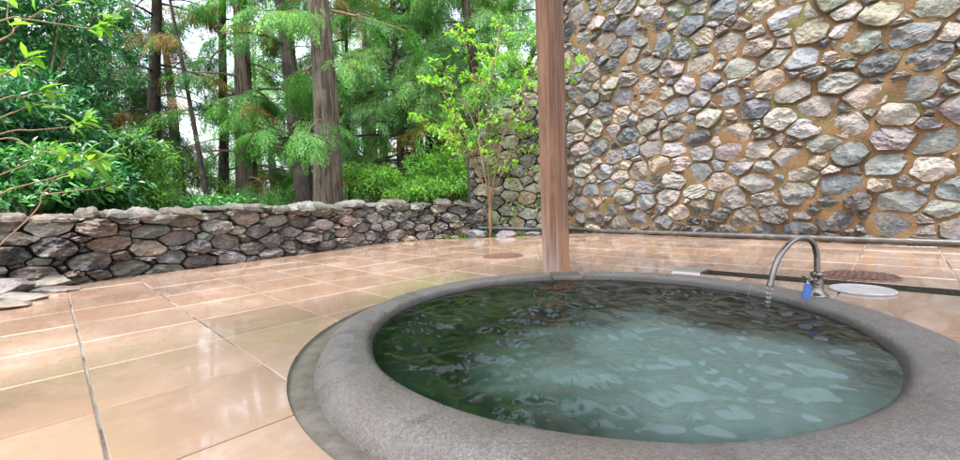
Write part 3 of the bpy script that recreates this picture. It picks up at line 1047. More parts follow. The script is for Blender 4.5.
# blue tag hung from the handle
tp = at(806, 283.5, float(fb3[1]) - 0.075)
up_t = unit(np.array([0.042, 0.035, 0.070])); rt = unit(np.cross(unit(np.array([0.15, -1, 0.25])), up_t)); 
rt = unit(np.array([1.0, 0.16, 0.0]) - up_t * np.dot([1.0, 0.16, 0], up_t)); nt = np.cross(rt, up_t)
tcen = np.array(tp) + rt * 0.012 - up_t * 0.036
mb = MB()
box(mb, tcen, [rt, up_t, nt], (0.0185, 0.039, 0.0012), bev=0.004)
o = mb.build('hanging_tag', M['blue'], loc=tuple(tcen))
tag(o, 'small bright blue plastic tag hanging from the tap handle', 'tag')
mb = MB()
for q, (l, w) in enumerate(((0.020, 0.0022), (0.014, 0.0022), (0.018, 0.0022))):
    box(mb, tcen + up_t * (0.010 - q * 0.009) + nt * 0.0016 * (1 if nt[1] < 0 else -1) - rt * 0.001, [rt, up_t, nt], (l / 2, w / 2, 0.0004))
lb = mb.build('print_lines', M['print']); lb.parent = o; lb.location = tuple(-tcen)
mb = MB()
tube(mb, spline([tcen + up_t * 0.036, tcen + up_t * 0.048 + np.array([0, 0.01, 0.006]), hc + np.array([0.004, 0, -0.008]), hc + np.array([-0.006, 0.0, 0.004])], 16), 0.0013, 6)
cdl = mb.build('cord', M['steel']); cdl.parent = o; cdl.location = tuple(-tcen)
# stream of water
mb = MB()
s0 = tip + tdir * 0.021
k = 40
tt = np.linspace(0, 1, k)
P = s0 + np.outer(tt, [0, 0, WATER_Z - s0[2] - 0.004]) + np.outer(tt, sp3 * 0.012)
P += np.c_[0.0012 * np.sin(tt * 17), 0.001 * np.cos(tt * 13), 0 * tt]
tube(mb, P, 0.0105 - 0.0030 * tt + 0.0012 * np.sin(tt * 30), 14)
o = mb.build('water_stream', M['stream'], loc=tuple(P[-1]), smooth=True)
tag(o, 'thin clear stream of water falling from the spout into the tub', 'water stream')
# two little curls of water splashing up beside the stream
for (px, py, w, h_, lab) in ((737.5, 294, 0.026, 0.052, 'small curl of splashing water farther left of the spout'), (752.5, 297, 0.040, 0.056, 'small curl of splashing water right beside the falling stream')):
    g = np.array(ground_at(px, py, WATER_Z))
    P = spline([g + np.array([-w * 0.5, 0.0, -0.004]), g + np.array([-w * 0.42, 0.004, h_ * 0.55]), g + np.array([-w * 0.05, 0.004, h_ * 0.95]), g + np.array([w * 0.4, 0.0, h_ * 0.8]), g + np.array([w * 0.52, 0.0, h_ * 0.35])], 24)
    mb = MB(); tube(mb, P, 0.0022 + 0.0014 * np.sin(np.linspace(0, 9, 24)) ** 2, 8)
    o = mb.build('water_splash', M['stream'], loc=tuple(g), smooth=True)
    tag(o, lab, 'water splash', 'water splashes by the tap')

# ------------------------------------------------------------------ drain channel, covers, grate
u3, v3, z3 = (*Uv, 0), (*Vv, 0), (0, 0, 1)
chv0, chv1 = -4.5 * S, 1.72 * S
chc = Uv * (CH0 + CH1) / 2 + Vv * (chv0 + chv1) / 2
ch = thing('drain_channel', 'narrow open drain channel sunk in the tiles beside the tall wall', 'drain channel', (*chc, 0))
mb = MB()
wch = (CH1 - CH0) / 2 - 0.0006
hl = (chv1 - chv0) / 2
t_ = 0.012
for a, b, c_, d_ in ((-wch + t_ / 2, -0.035, t_ / 2, 0.0335), (wch - t_ / 2, -0.035, t_ / 2, 0.0335)):
    box(mb, (*(chc + Uv * a), b), [u3, v3, z3], (c_, hl, d_))
mb.build('channel_wall', M['earth'], ch)
mb = MB(); box(mb, (*chc, -0.066), [u3, v3, z3], (wch - t_ - 0.001, hl, 0.004)); mb.build('channel_bed', M['earth'], ch)
mb = MB()
pcv = (1.73 * S + 2.07 * S) / 2
box(mb, (*(Uv * (CH0 + CH1) / 2 + Vv * pcv), 0.002), [u3, v3, z3], (wch + 0.004, 0.094, 0.006), bev=0.004)
o = mb.build('channel_cover', M['steel'], loc=(*(Uv * (CH0 + CH1) / 2 + Vv * pcv), 0))
tag(o, 'short stainless plate covering the far end of the drain channel', 'cover plate')


def cover(name, cu, r, label, cat, mat, kind):
    c0 = Uv * cu[0] * S + Vv * cu[1] * S
    root = thing(name, label, cat, (*c0, 0))
    mb = MB()
    n = 64
    lathe(mb, [(r * 1.0, -0.0035), (r * 1.0, 0.0065), (r * 0.985, 0.008), (r * 0.93, 0.008), (r * 0.92, 0.0035)], (*c0, 0), n=n)
    mb.build('frame_ring', mat, root)
    mb = MB()
    if kind == 'bars':
        for q in np.arange(-r * 0.88, r * 0.88, r * 0.17):
            l = math.sqrt(max((r * 0.915) ** 2 - q * q, 0))
            box(mb, (*(c0 + Uv * q), 0.0075), [u3, v3, z3], (r * 0.05, l, 0.0025))
            box(mb, (*(c0 + Vv * q), 0.0065), [u3, v3, z3], (l, r * 0.03, 0.0025))
    elif kind == 'studs':
        st = r * 0.17
        for a in np.arange(-6, 7):
            for b in np.arange(-6, 7):
                if math.hypot(a * st, b * st) < r * 0.86:
                    if (a + b) % 2: h2 = (st * 0.40, st * 0.28)
                    else: h2 = (st * 0.28, st * 0.40)
                    box(mb, (*(c0 + Uv * a * st + Vv * b * st), 0.0085), [u3, v3, z3], (*h2, 0.0045))
    if mb.n: mb.build('grid', mat, root)
    return root


cover('manhole_cover', (6.27, 0.30), 0.345 * S, 'round rusty manhole cover with a studded grid, behind the tap', 'manhole cover', M['iron'], 'studs')
cover('drain_grate', (5.62, 5.02), 0.36 * S, 'round dark iron drain grate in the tiles left of the post', 'drain grate', M['iron'], 'bars')
mb = MB()
lc = Uv * 5.40 * S + Vv * 0.235 * S
lathe(mb, [(0.135, 0.001), (0.137, 0.008), (0.134, 0.012), (0.125, 0.0125), (0.122, 0.011), (0.002, 0.0115)], (*lc, 0), n=56)
o = mb.build('inspection_lid', M['lid'], loc=(*lc, 0)); tag(o, 'flat round whitish lid on the tiles right of the tap', 'lid')

# ------------------------------------------------------------------ grey pipe at the foot of the walls
pts = []
pw = at(478, 228.2, 6.47); pts.append(pw)
pts.append(at(508, 228.6, 6.52)); pts.append(at(540, 229.4, 6.58))
far = Vector((*(WA - WD * 0.02), 0.036)); pts.append(Vector((far.x - 0.06, far.y + 0.03, 0.06))); 
for q in np.linspace(0.15, 1.0, 8): pts.append(Vector((*(WA + (WB - WA) * q), 0.036)))
pts.append(Vector((*(WB + WD * 2.2), 0.036)))
P = spline([tuple(q) for q in pts], 90)
pipe = thing('drain_pipe', 'long grey pipe lying along the foot of the tall wall', 'pipe', tuple(P[40]))
mb = MB(); tube(mb, P, 0.030, 14); mb.build('pipe', M['pipe'], pipe, smooth=True)
for q in (31, 36, 52, 66, 79):
    d = unit(P[q + 1] - P[q])
    mb = MB(); lathe(mb, [(0.0335, -0.02), (0.0352, -0.018), (0.0352, 0.018), (0.0335, 0.02)], P[q], d, 18)
    mb.build('pipe_sleeve', M['pipe'], pipe)


# ------------------------------------------------------------------ loose rocks
def rock(name, c, size, col, label, cat, group=None, seed=0, mat='low_stone', flat=0.2):
    r = np.random.default_rng(seed)
    bm = bmesh.new()
    bmesh.ops.create_icosphere(bm, subdivisions=4, radius=1.0)
    V = np.array([v.co for v in bm.verts])
    F = np.array([[v.index for v in f.verts] for f in bm.faces])
    bm.free()
    for _ in range(9):
        d = unit(r.normal(0, 1, 3)); lim = r.uniform(0.55, 0.9)
        ex = np.maximum(V @ d - lim, 0)
        V = V - ex[:, None] * d
    V += np.array([mnoise.noise_vector(Vector(q * 2.3) + Vector((seed, 0, 0))) for q in V]) * 0.07
    V = V * np.array(size) / 2
    a = r.uniform(-0.25, 0.25); ca, sa = math.cos(a), math.sin(a)
    V = V @ np.array([[ca, sa, 0], [-sa, ca, 0], [0, 0, 1]])
    V[:, 2] -= V[:, 2].min() * (1 - flat)
    mb = MB(); mb.add(V + np.array(c), F, col)
    o = mb.build(name, M[mat], loc=tuple(c))
    return tag(o, label, cat, group)


for q, (px, dep, sz, colr, lab) in enumerate((
        (477, 6.37, (0.36, 0.24, 0.17), (0.13, 0.145, 0.17), 'blue grey boulder left of the sapling foot'),
        (506, 6.36, (0.32, 0.22, 0.13), (0.15, 0.13, 0.155), 'purplish low boulder right of the sapling foot'),
        (533, 6.40, (0.24, 0.18, 0.10), (0.12, 0.13, 0.14), 'small grey boulder just left of the post'),
        (455, 6.38, (0.17, 0.14, 0.07), (0.10, 0.11, 0.08), 'small mossy stone in the grass before the low wall corner'))):
    x = at(px, 238, dep).x
    rock('boulder', (x, dep + 0.02, -0.02), sz, colr, lab, 'boulder', 'boulders in the planting strip', 60 + q)
led = [((-3.40, 3.32, -0.015), (0.40, 0.30, 0.12), 'thick ledge stone touching the foot of the low wall, nearest the tile joint'),
       ((-3.20, 3.13, -0.015), (0.36, 0.20, 0.06), 'thin pointed ledge stone lying on the tile edge below the thick one'),
       ((-3.48, 3.02, -0.01), (0.46, 0.34, 0.16), 'broad ledge stone in the middle of the heap against the low wall'),
       ((-3.16, 2.86, -0.015), (0.40, 0.24, 0.075), 'flat mossy ledge stone at the front of the heap'),
       ((-3.42, 2.68, -0.01), (0.44, 0.34, 0.13), 'rounded grey ledge stone at the left edge of the heap'),
       ((-3.02, 2.60, -0.015), (0.38, 0.24, 0.06), 'lowest ledge stone at the left edge of the tiles'),
       ((-3.72, 2.95, 0.0), (0.44, 0.40, 0.24), 'tallest ledge stone, set close against the low wall'),
       ((-3.72, 2.55, 0.0), (0.46, 0.40, 0.2), 'high ledge stone at the far left end of the heap')]
for q, (c_, sz, lab) in enumerate(led):
    rock('ledge_stone', c_, sz, pick(np.random.default_rng(q), pal_low) * 0.85, lab, 'ledge stone', 'flat ledge stones at the foot of the low wall', 80 + q, flat=0.06)

# ------------------------------------------------------------------ foliage
def frames(D, Up):
    """orthonormal frames: x along D, z near Up"""
    x = unit(D)
    y = unit(np.cross(Up, x))
    z = np.cross(x, y)
    return np.stack([x, y, z], 2)             # columns


def spray_template(rng, nside=13, nb=5, droop=0.35):
    """a flat drooping conifer spray of unit length along +x: many narrow blades; returns quads (n, 4, 3)"""
    Q = []

    def blade(p, d, l, w, nz):
        d = unit(d); s = unit(np.cross(nz, d))
        Q.append([p, p + d * l * 0.45 + s * w, p + d * l, p + d * l * 0.45 - s * w])
    for i in range(nside):
        t_ = 0.08 + 0.92 * i / (nside - 1)
        base = np.array([t_, 0, -droop * t_ * t_])
        tl = (0.46 * (1 - t_) ** 0.8 + 0.07) * rng.uniform(0.8, 1.2)
        for sd in (-1, 1):
            a = math.radians(rng.uniform(38, 58))
            d = np.array([math.cos(a), sd * math.sin(a), -0.28 - droop * t_ + rng.normal(0, 0.12)])
            for k in range(nb):
                f = (k + 0.5) / nb
                p = base + unit(d) * tl * f + np.array([0, 0, -0.10 * f * f])
                b = rng.choice((-1, 1)) * math.radians(rng.uniform(12, 42))
                dd = np.array([d[0] * math.cos(b) - d[1] * math.sin(b), d[0] * math.sin(b) + d[1] * math.cos(b), d[2] - 0.2 * f + rng.normal(0, 0.15)])
                blade(p, dd, rng.uniform(0.09, 0.15), rng.uniform(0.010, 0.017), unit(np.array([rng.normal(0, 0.35), rng.normal(0, 0.35), 1])))
    return np.array(Q)


rngT = np.random.default_rng(3)
SPRAYS = [spray_template(rngT, 12, 5, dr) for dr in (0.25, 0.45, 0.65, 0.35)]
FAR_SPRAYS = [spray_template(rngT, 8, 3, dr) * np.array([1, 1, 1]) for dr in (0.3, 0.5, 0.7)]


def put_sprays(mb, rng, P, D, L, C, temps, fat=1.0):
    P, D, L, C = map(np.asarray, (P, D, L, C))
    if len(P) == 0: return
    which = rng.integers(len(temps), size=len(P))
    for k, T in enumerate(temps):
        s = which == k
        if not s.any(): continue
        up_ = np.tile([0, 0, 1.0], (s.sum(), 1)) + rng.normal(0, 0.25, (s.sum(), 3))
        Fm = frames(D[s], up_)
        q = T.reshape(-1, 3)
        V = np.einsum('nij,kj->nki', Fm, q) * L[s][:, None, None] + P[s][:, None, :]
        n = len(q)
        cc = np.repeat(C[s], n, 0)
        cc = cc * np.repeat(rng.uniform(0.75, 1.3, (s.sum() * n // 4, 1)), 4, 0)
        idx = np.arange(s.sum() * n).reshape(-1, 4)
        mb.add(V.reshape(-1, 3), idx, cc)


def trunk_mesh(mb, rng, P, r0, r1, n=36, ridges=9, amp=0.05, flare=0.35):
    k = len(P)
    t_ = np.linspace(0, 1, k)
    R = r0 * (1 - t_) + r1 * t_ + flare * r0 * np.exp(-t_ * len(P) * 0.10)
    ph = rng.uniform(0, 6.28, 4)

    def rf(th, i):
        return 1 + amp * np.sin(ridges * th + ph[0] + 0.10 * i) + amp * 0.7 * np.sin((ridges * 2 + 1) * th + ph[1] - 0.07 * i) + 0.06 * np.sin(2 * th + ph[2]) + 0.035 * np.sin(3 * th + ph[3] + i * 0.2)
    tube(mb, P, R, n, rfun=rf)


GREENS = {'bright': [(0.08, 0.27, 0.035), (0.10, 0.31, 0.045), (0.06, 0.23, 0.04), (0.13, 0.33, 0.05)],
          'mid': [(0.06, 0.22, 0.055), (0.075, 0.26, 0.065), (0.05, 0.19, 0.06), (0.10, 0.28, 0.06)],
          'blue': [(0.085, 0.25, 0.10), (0.105, 0.29, 0.115), (0.095, 0.26, 0.085), (0.15, 0.33, 0.10)],
          'dark': [(0.025, 0.10, 0.035), (0.035, 0.13, 0.04), (0.03, 0.11, 0.045), (0.045, 0.15, 0.045)]}
GREENS = {k_: [tuple(q * w_ for q, w_ in zip(c_, (1.0, 0.90, 0.66))) for c_ in v_] for k_, v_ in GREENS.items()}
DEAD = [(0.22, 0.12, 0.03), (0.27, 0.17, 0.035), (0.14, 0.08, 0.03)]


def limb(rng, wood, st, az, L, rise, droop, r, P, D, Ls, C, pal, dead, spr, spl, side=True):
    """a bough with drooping side twigs; appends spray placements"""
    t_ = np.linspace(0, 1, 9)
    dirh = np.array([math.cos(az), math.sin(az), 0])
    lat = np.array([-dirh[1], dirh[0], 0])
    wv = rng.normal(0, 0.10, 3)
    path = st + np.outer(t_ * L, dirh) + np.outer(L * (rise * t_ - droop * t_ ** 2), [0, 0, 1.0]) + np.outer(L * (wv[0] * np.sin(t_ * 3) + wv[1] * t_ ** 2), lat)
    tube(wood, path, r * (1 - 0.85 * t_) + 0.003, 5, cap=False)
    base_c = np.array(pal[rng.integers(len(pal))])
    is_dead = rng.random() < dead
    for q in range(spr):
        f = rng.uniform(0.22, 1.0) ** 0.8
        p = np.array([np.interp(f, t_, path[:, k]) for k in range(3)])
        sd = rng.choice((-1, 1))
        a = rng.uniform(0.3, 1.25) * sd
        d0 = dirh * math.cos(a) + lat * math.sin(a)
        ln = L * 0.42 * (1.05 - 0.6 * f) * rng.uniform(0.3, 1.0)
        p2 = p + d0 * ln + np.array([0, 0, -ln * rng.uniform(0.1, 0.55)])
        if ln > 0.12: tube(wood, np.array([p, (p + p2) / 2 + [0, 0, ln * 0.06], p2]), [r * 0.25, r * 0.18, 0.002], 4, cap=False)
        for g in range(3):
            h = (g + 0.6) / 3
            pp = p * (1 - h) + p2 * h
            dd = unit(d0 * rng.uniform(0.5, 1.0) + lat * sd * rng.normal(0.0, 0.4) + dirh * rng.uniform(0, 0.5) + np.array([0, 0, -rng.uniform(0.1, 0.8)]))
            P.append(pp); D.append(dd); Ls.append(spl * rng.uniform(0.65, 1.25))
            cc = np.array(DEAD[rng.integers(3)]) if (is_dead and rng.random() < 0.75) or rng.random() < dead * 0.15 else base_c * 0.55 + 0.45 * np.array(pal[rng.integers(len(pal))])
            C.append(cc)


def cedar(label, px0, px1, depth, dia, height, pal, seed, limbs=24, zmin=1.0, lmax=2.4, dead=0.12, spr=9, spl=0.42, bark='bark', extra=(), group='tall trees behind the low wall', name='cedar_tree', top_r=0.35):
    rng = np.random.default_rng(seed)
    b = at(px0, 200, depth)
    zb = float(terrain_z(np.array(b.x), np.array(b.y))) - 0.08
    tp_ = at(px1, 0, depth)
    bx, tx = b.x, tp_.x
    sl = (tx - bx) / (tp_.z - b.z)
    root = thing(name, label, 'tree', (bx - sl * (b.z - zb), depth, zb), group)
    base = np.array(root.location)
    mb = MB()
    k = max(12, int(height / 0.16))
    z = np.linspace(0, height, k)
    wob = rng.normal(0, 0.012, 2)
    Pt = base + np.c_[sl * z + wob[0] * dia * 8 * np.sin(z * 0.9), rng.normal(0, 0.015) * z + wob[1] * dia * 8 * np.sin(z * 0.7), z]
    trunk_mesh(mb, rng, Pt, dia / 2, dia / 2 * top_r, 40 if dia > 0.3 else 18, 9 if dia > 0.3 else 5, 0.045, 0.30)
    mb.build('trunk', M[bark], root, smooth=True)
    wood = MB(); P, D, Ls, C = [], [], [], []
    az = rng.uniform(0, 6.28)
    for q in range(limbs):
        h = zmin + (height - zmin) * ((q + rng.uniform(0, 0.8)) / limbs)
        st = np.array([np.interp(h, z, Pt[:, c_]) for c_ in range(3)])
        L = lmax * (1 - 0.72 * (h / height) ** 1.5) * rng.uniform(0.6, 1.1)
        az += 2.4 + rng.normal(0, 0.3)
        limb(rng, wood, st, az, L, rng.uniform(0.0, 0.25), rng.uniform(0.2, 0.5), 0.018 + 0.012 * L * dia * 2, P, D, Ls, C, pal, dead, spr, spl)
    for (px, py, L, n_) in extra:                       # boughs the photograph shows reaching towards the court
        e = np.array(at(px, py, depth - rng.uniform(0.7, 1.3)))
        hz = np.clip(e[2] - zb + L * 0.12, 0.4, height)
        st = np.array([np.interp(hz, z, Pt[:, c_]) for c_ in range(3)])
        v = e - st
        L = np.hypot(v[0], v[1]) + 0.25
        limb(rng, wood, st, math.atan2(v[1], v[0]), L, 0.12, 0.42, 0.006, P, D, Ls, C, GREENS['bright'] if n_ > 0 else pal, 0.03, abs(n_), spl)
    cr = MB(); put_sprays(cr, rng, P, D, Ls, C, SPRAYS)
    for v_, c_ in zip(wood.v, wood.c): cr.v.append(v_); cr.c.append(c_)
    for f_ in wood.f: cr.f.append(f_ + cr.n); cr.mi.append(np.full(len(f_), 1))
    cr.build('crown', [M['needle'], M['twig'] if bark == 'bark' else M['bark_dark']], root)
    return root


def leaf_quads(mb, rng, P, D, N, L, W, C, fold=0.25, curl=0.18):
    P, D, N, L, W, C = map(np.asarray, (P, D, N, L, W, C))
    Fm = frames(D, N)
    x, y, z = Fm[:, :, 0], Fm[:, :, 1], Fm[:, :, 2]
    L = L[:, None]; W = W[:, None]
    b = P; tpt = P + x * L - z * L * curl * 1.4
    m_ = P + x * L * 0.5 - z * L * curl * 0.35

    def e(f, w, s): return P + x * L * f - z * L * curl * f * f * 1.4 + y * W * w * s + z * W * fold * w
    V = np.stack([b, e(0.28, 0.42, 1), e(0.62, 0.44, 1), tpt, m_, e(0.62, 0.44, -1), e(0.28, 0.42, -1)], 1)
    n = len(P)
    i0 = np.arange(n)[:, None] * 7
    F = np.concatenate([i0 + np.array([[0, 4, 1, 1]])[:, :3], i0 + np.array([[1, 4, 2]]), i0 + np.array([[2, 4, 3]]), i0 + np.array([[3, 4, 5]]), i0 + np.array([[5, 4, 6]]), i0 + np.array([[6, 4, 0]])])
    mb.add(V.reshape(-1, 3), F, np.repeat(C, 7, 0))


def shrub(label, x, y, w, h, nleaf, pal, seed, L=0.10, W=0.042, mat='leaf', name='leafy_shrub', group='broadleaf shrubs behind the low wall', lobes=9, zb=None):
    rng = np.random.default_rng(seed)
    zb = float(terrain_z(np.array(x), np.array(y))) - 0.03 if zb is None else zb
    root = thing(name, label, 'shrub', (x, y, zb), group)
    base = np.array([x, y, zb])
    wood = MB()
    Lb = []
    for q in range(lobes):
        a = rng.uniform(0, 6.28); rr_ = w * 0.36 * math.sqrt(rng.random())
        hz = h * rng.uniform(0.28, 0.86)
        c_ = base + np.array([math.cos(a) * rr_, math.sin(a) * rr_, hz])
        Lb.append((c_, np.array([w * rng.uniform(0.22, 0.36), w * rng.uniform(0.22, 0.36), h * rng.uniform(0.13, 0.22)])))
        tube(wood, spline([base + np.array([math.cos(a), math.sin(a), 0]) * 0.06, base + (c_ - base) * np.array([0.3, 0.3, 0.5]), c_], 8), np.linspace(0.022, 0.006, 8), 5)
    P, D, N, C = [], [], [], []
    for q in range(nleaf // 5):
        c_, s_ = Lb[rng.integers(lobes)]
        d = unit(rng.normal(0, 1, 3))
        rad = rng.uniform(0.45, 1.08)
        p = c_ + d * s_ * rad
        bc = np.array(pal[rng.integers(len(pal))]) * rng.uniform(0.75, 1.3)
        out = unit(d * np.array([1, 1, 0.5]) + np.array([0, 0, 0.25]) + rng.normal(0, 0.3, 3))
        for g in range(5):                               # a tuft of leaves at a twig end
            dd = unit(out + rng.normal(0, 0.6, 3) - np.array([0, 0, 0.25]))
            P.append(p + rng.normal(0, 0.03, 3)); D.append(dd)
            N.append(unit(np.array([0, 0, 1.0]) + d * 0.5 + rng.normal(0, 0.35, 3)))
            C.append(bc * rng.uniform(0.8, 1.25))
    n = len(P)
    wood.build('stems', M['twig'], root)
    mb = MB(); leaf_quads(mb, rng, P, D, N, L * rng.uniform(0.65, 1.25, n), W * rng.uniform(0.7, 1.2, n), C)
    mb.build('foliage', M[mat], root)
    return root


G = GREENS
# the big trunks, left to right in the photograph
cedar('dark slender cedar trunk farthest to the left among the shrubs', 158, 154, 9.2, 0.27, 8.5, G['dark'], 101, 30, 0.9, 1.6, 0.3, 9, 0.42, 'bark_dark')
cedar('thin crooked dead-looking tree leaning left in front of the pale gap', 207, 168, 8.4, 0.085, 6.5, G['mid'], 102, 8, 2.6, 1.2, 0.5, 4, 0.35, 'bark_dark', name='thin_tree')
cedar('short dark cedar trunk between the thin leaning tree and the reddish pair', 223, 222, 10.4, 0.23, 10, G['blue'], 103, 24, 1.0, 1.5, 0.22, 10, 0.42, 'bark_dark')
cedar('straight greyish cedar trunk left of the leaning reddish one', 246, 242, 9.4, 0.38, 9, G['mid'], 104, 28, 0.9, 1.6, 0.16, 9, 0.42, 'bark', extra=((238, 108, 1.6, 9), (222, 122, 1.6, -7)))
cedar('reddish brown cedar trunk leaning left beside the thickest trunk', 305, 278, 8.6, 0.34, 9, G['mid'], 105, 26, 1.0, 1.6, 0.18, 9, 0.42, 'bark_dark', extra=((262, 128, 1.4, -6),))
cedar('thickest cedar trunk with pale furrowed bark, right behind the low wall', 328, 318, 7.3, 0.43, 9.5, G['mid'], 106, 18, 2.6, 2.2, 0.06, 9, 0.42, 'bark', extra=((312, 118, 0.9, -5), (300, 138, 0.9, 4), (296, 4, 1.6, 8), (352, 55, 1.2, -5)))
cedar('thin dark trunk seen through the gap right of the thickest trunk', 351, 345, 11.5, 0.13, 9, G['blue'], 107, 30, 1.4, 2.2, 0.1, 10, 0.5, 'bark_dark')
cedar('dark cedar trunk half hidden by pale drooping boughs in the middle of the wood', 399, 394, 11.0, 0.22, 9, G['blue'], 108, 44, 1.2, 2.8, 0.03, 12, 0.5, 'bark_dark', extra=((375, 95, 1.5, -9), (410, 60, 1.6, -10)))
cedar('mossy trunk leaning right at the top, behind the lime green sapling', 489, 466, 9.8, 0.27, 9, G['blue'], 109, 38, 1.6, 2.6, 0.02, 11, 0.5, 'bark', extra=((450, 30, 1.7, -12), (430, 55, 1.7, -12), (505, 20, 1.5, -10)))
cedar('dark leaning trunk rising behind the sloping wing wall', 478, 552, 9.0, 0.13, 8, G['bright'], 110, 28, 2.0, 2.0, 0.0, 10, 0.45, 'bark_dark', extra=((520, 45, 1.2, 10),))
cedar('pale green feathery cedar in the middle distance left of the sapling', 430, 428, 12.5, 0.24, 9, G['blue'], 111, 44, 1.0, 2.9, 0.02, 12, 0.55, 'bark_dark')
cedar('shadowed cedar deep in the wood above the broadleaf shrubs', 95, 92, 10.5, 0.30, 8.5, G['dark'], 112, 26, 1.5, 2.4, 0.2, 9, 0.5, 'bark_dark')
cedar('dark cedar at the left end of the wood behind the glossy shrubs', 20, 16, 9.0, 0.30, 8.5, G['dark'], 113, 30, 1.8, 2.8, 0.1, 10, 0.5, 'bark_dark')

# deeper wood: one mass
rng = np.random.default_rng(77)
wood = MB(); P, D, Ls, C = [], [], [], []
for q in range(46):
    dep = rng.uniform(13, 24)
    px = rng.uniform(-80, 600)
    b = at(px, 200, dep)
    if (135 < px < 222 and rng.random() < 0.42) or (px < 300 and rng.random() < 0.2): continue
    zb = float(terrain_z(np.array(b.x), np.array(b.y))) - 0.1
    hgt = rng.uniform(6.0, 9.5)
    base = np.array([b.x, b.y, zb])
    tube(wood, np.array([base, base + [0, 0, hgt * 0.5], base + [rng.normal(0, 0.2), 0, hgt]]), [0.2, 0.14, 0.03], 8)
    pal = (G['dark'] if rng.random() < 0.7 else G['mid']) if px < 290 else (G['blue'] if rng.random() < 0.6 else G['mid'])  # left half mostly dark greens: the deep shade of the wood painted in
    az = 0
    for k in range(20):
        h = 0.4 + (hgt - 0.4) * (k + rng.random()) / 20
        az += 2.4
        limb(rng, wood, base + [0, 0, h], az, (3.0 * (1 - 0.75 * h / hgt) + 0.3) * rng.uniform(0.6, 1.1), 0.15, 0.4, 0.03, P, D, Ls, C, pal, 0.06, 8, 0.75)
mb = MB(); put_sprays(mb, rng, P, D, Ls, C, FAR_SPRAYS)
o = mb.build('forest', [M['needle']]); tag(o, kind='stuff')
o2 = wood.build('forest_trunks', M['bark_dark']); tag(o2, kind='stuff')

# broadleaf shrubs at the left, behind the low wall
GL = [(0.02, 0.12, 0.04), (0.03, 0.16, 0.05), (0.018, 0.10, 0.045), (0.05, 0.19, 0.05)]
for x, y, w, h, n_, lab in ((-6.2, 4.9, 2.6, 2.2, 9000, 'dark glossy shrub at the far left behind the low wall'),
                            (-6.4, 6.3, 2.6, 3.9, 9000, 'tall dark glossy shrub behind the far left one, reaching the top of the picture'),
                            (-5.35, 5.7, 1.8, 1.35, 5000, 'glossy broadleaf shrub left of the yellow green bush'),
                            (-7.6, 7.9, 2.6, 3.4, 7000, 'tall dark shrub under the shadowed cedar')):
    shrub(lab, x, y, w, h, n_, GL, int(abs(x * 100)))
for px, dep, w, h, n_, lab in ((25, 4.9, 1.8, 0.95, 4200, 'low leafy shrub filling the space right behind the left end of the low wall'),
                               (95, 6.0, 1.6, 0.75, 3000, 'low leafy shrub under the glossy shrubs, third from the left along the wall'),
                               (208, 7.4, 1.4, 0.42, 1800, 'low leafy shrub along the wall in front of the two dark trunks')):
    p = at(px, 200, dep)
    shrub(lab, p.x, dep, w, h, n_, [(0.05, 0.20, 0.04), (0.07, 0.25, 0.05), (0.04, 0.15, 0.045)], px + 7, 0.085, 0.036)
GM = [(0.10, 0.27, 0.04), (0.15, 0.33, 0.05), (0.07, 0.21, 0.04), (0.20, 0.36, 0.06)]
for px, dep, w, h, n_, lab in ((112, 6.3, 1.5, 1.25, 4200, 'yellow green bush beside the slender dark trunk'),
                               (200, 9.6, 2.2, 1.2, 3500, 'light green undergrowth bush below the thin crooked tree'),
                               (275, 10.5, 2.4, 1.0, 2600, 'low bush behind the two leaning trunks'),
                               (380, 8.2, 1.7, 1.05, 5200, 'bright green bush right of the thickest trunk'),
                               (422, 7.8, 1.5, 0.75, 3800, 'low bright bush along the low wall near its corner'),
                               (452, 8.3, 1.6, 1.5, 4200, 'rounded mid green bush left of the sloping wing wall')):
    p = at(px, 200, dep)
    shrub(lab, p.x, dep, w, h, n_, GM if px != 452 else G['bright'], px, 0.085, 0.024, 'lime', 'green_bush', 'light green bushes behind the low wall')


# slim sapling before the wing wall
def sapling(root, base, stems, rng, tips, L, W, pal, twig_r=0.004):
    wood = MB(); P, D, N, C = [], [], [], []
    for path, r in stems:
        Q = spline(path, 26)
        tube(wood, Q, np.linspace(r, r * 0.25, 26), 7)
        for q in range(tips):
            f = rng.uniform(0.42, 1.0)
            i_ = f * 25; a = int(min(i_, 24)); p = Q[a] + (Q[a + 1] - Q[a]) * (i_ - a)
            az = rng.uniform(0, 6.28); l = rng.uniform(0.15, 0.5) * (1.25 - 0.7 * f)
            e = p + np.array([math.cos(az) * l, math.sin(az) * l, l * rng.uniform(-0.1, 0.6)])
            mid = (p + e) / 2 + np.array([0, 0, 0.04])
            tw = spline([p, mid, e], 6)
            tube(wood, tw, np.linspace(twig_r, 0.0012, 6), 4)
            bc = np.array(pal[rng.integers(len(pal))])
            for g in range(rng.integers(4, 8)):
                k = rng.uniform(0.45, 1.0) * 5; a2 = int(min(k, 4))
                pp = tw[a2] + (tw[a2 + 1] - tw[a2]) * (k - a2)
                dd = unit(unit(e - p) * 0.7 + rng.normal(0, 0.6, 3) - np.array([0, 0, 0.2]))
                P.append(pp); D.append(dd); N.append(unit(np.array([0, 0, 1]) + rng.normal(0, 0.35, 3))); C.append(bc * rng.uniform(0.8, 1.2))
    n = len(P)
    wood.build('stems', M['twig'], root, smooth=True)
    mb = MB(); leaf_quads(mb, rng, P, D, N, L * rng.uniform(0.6, 1.2, n), W * rng.uniform(0.7, 1.15, n), C)
    mb.build('leaves', M['lime'], root)


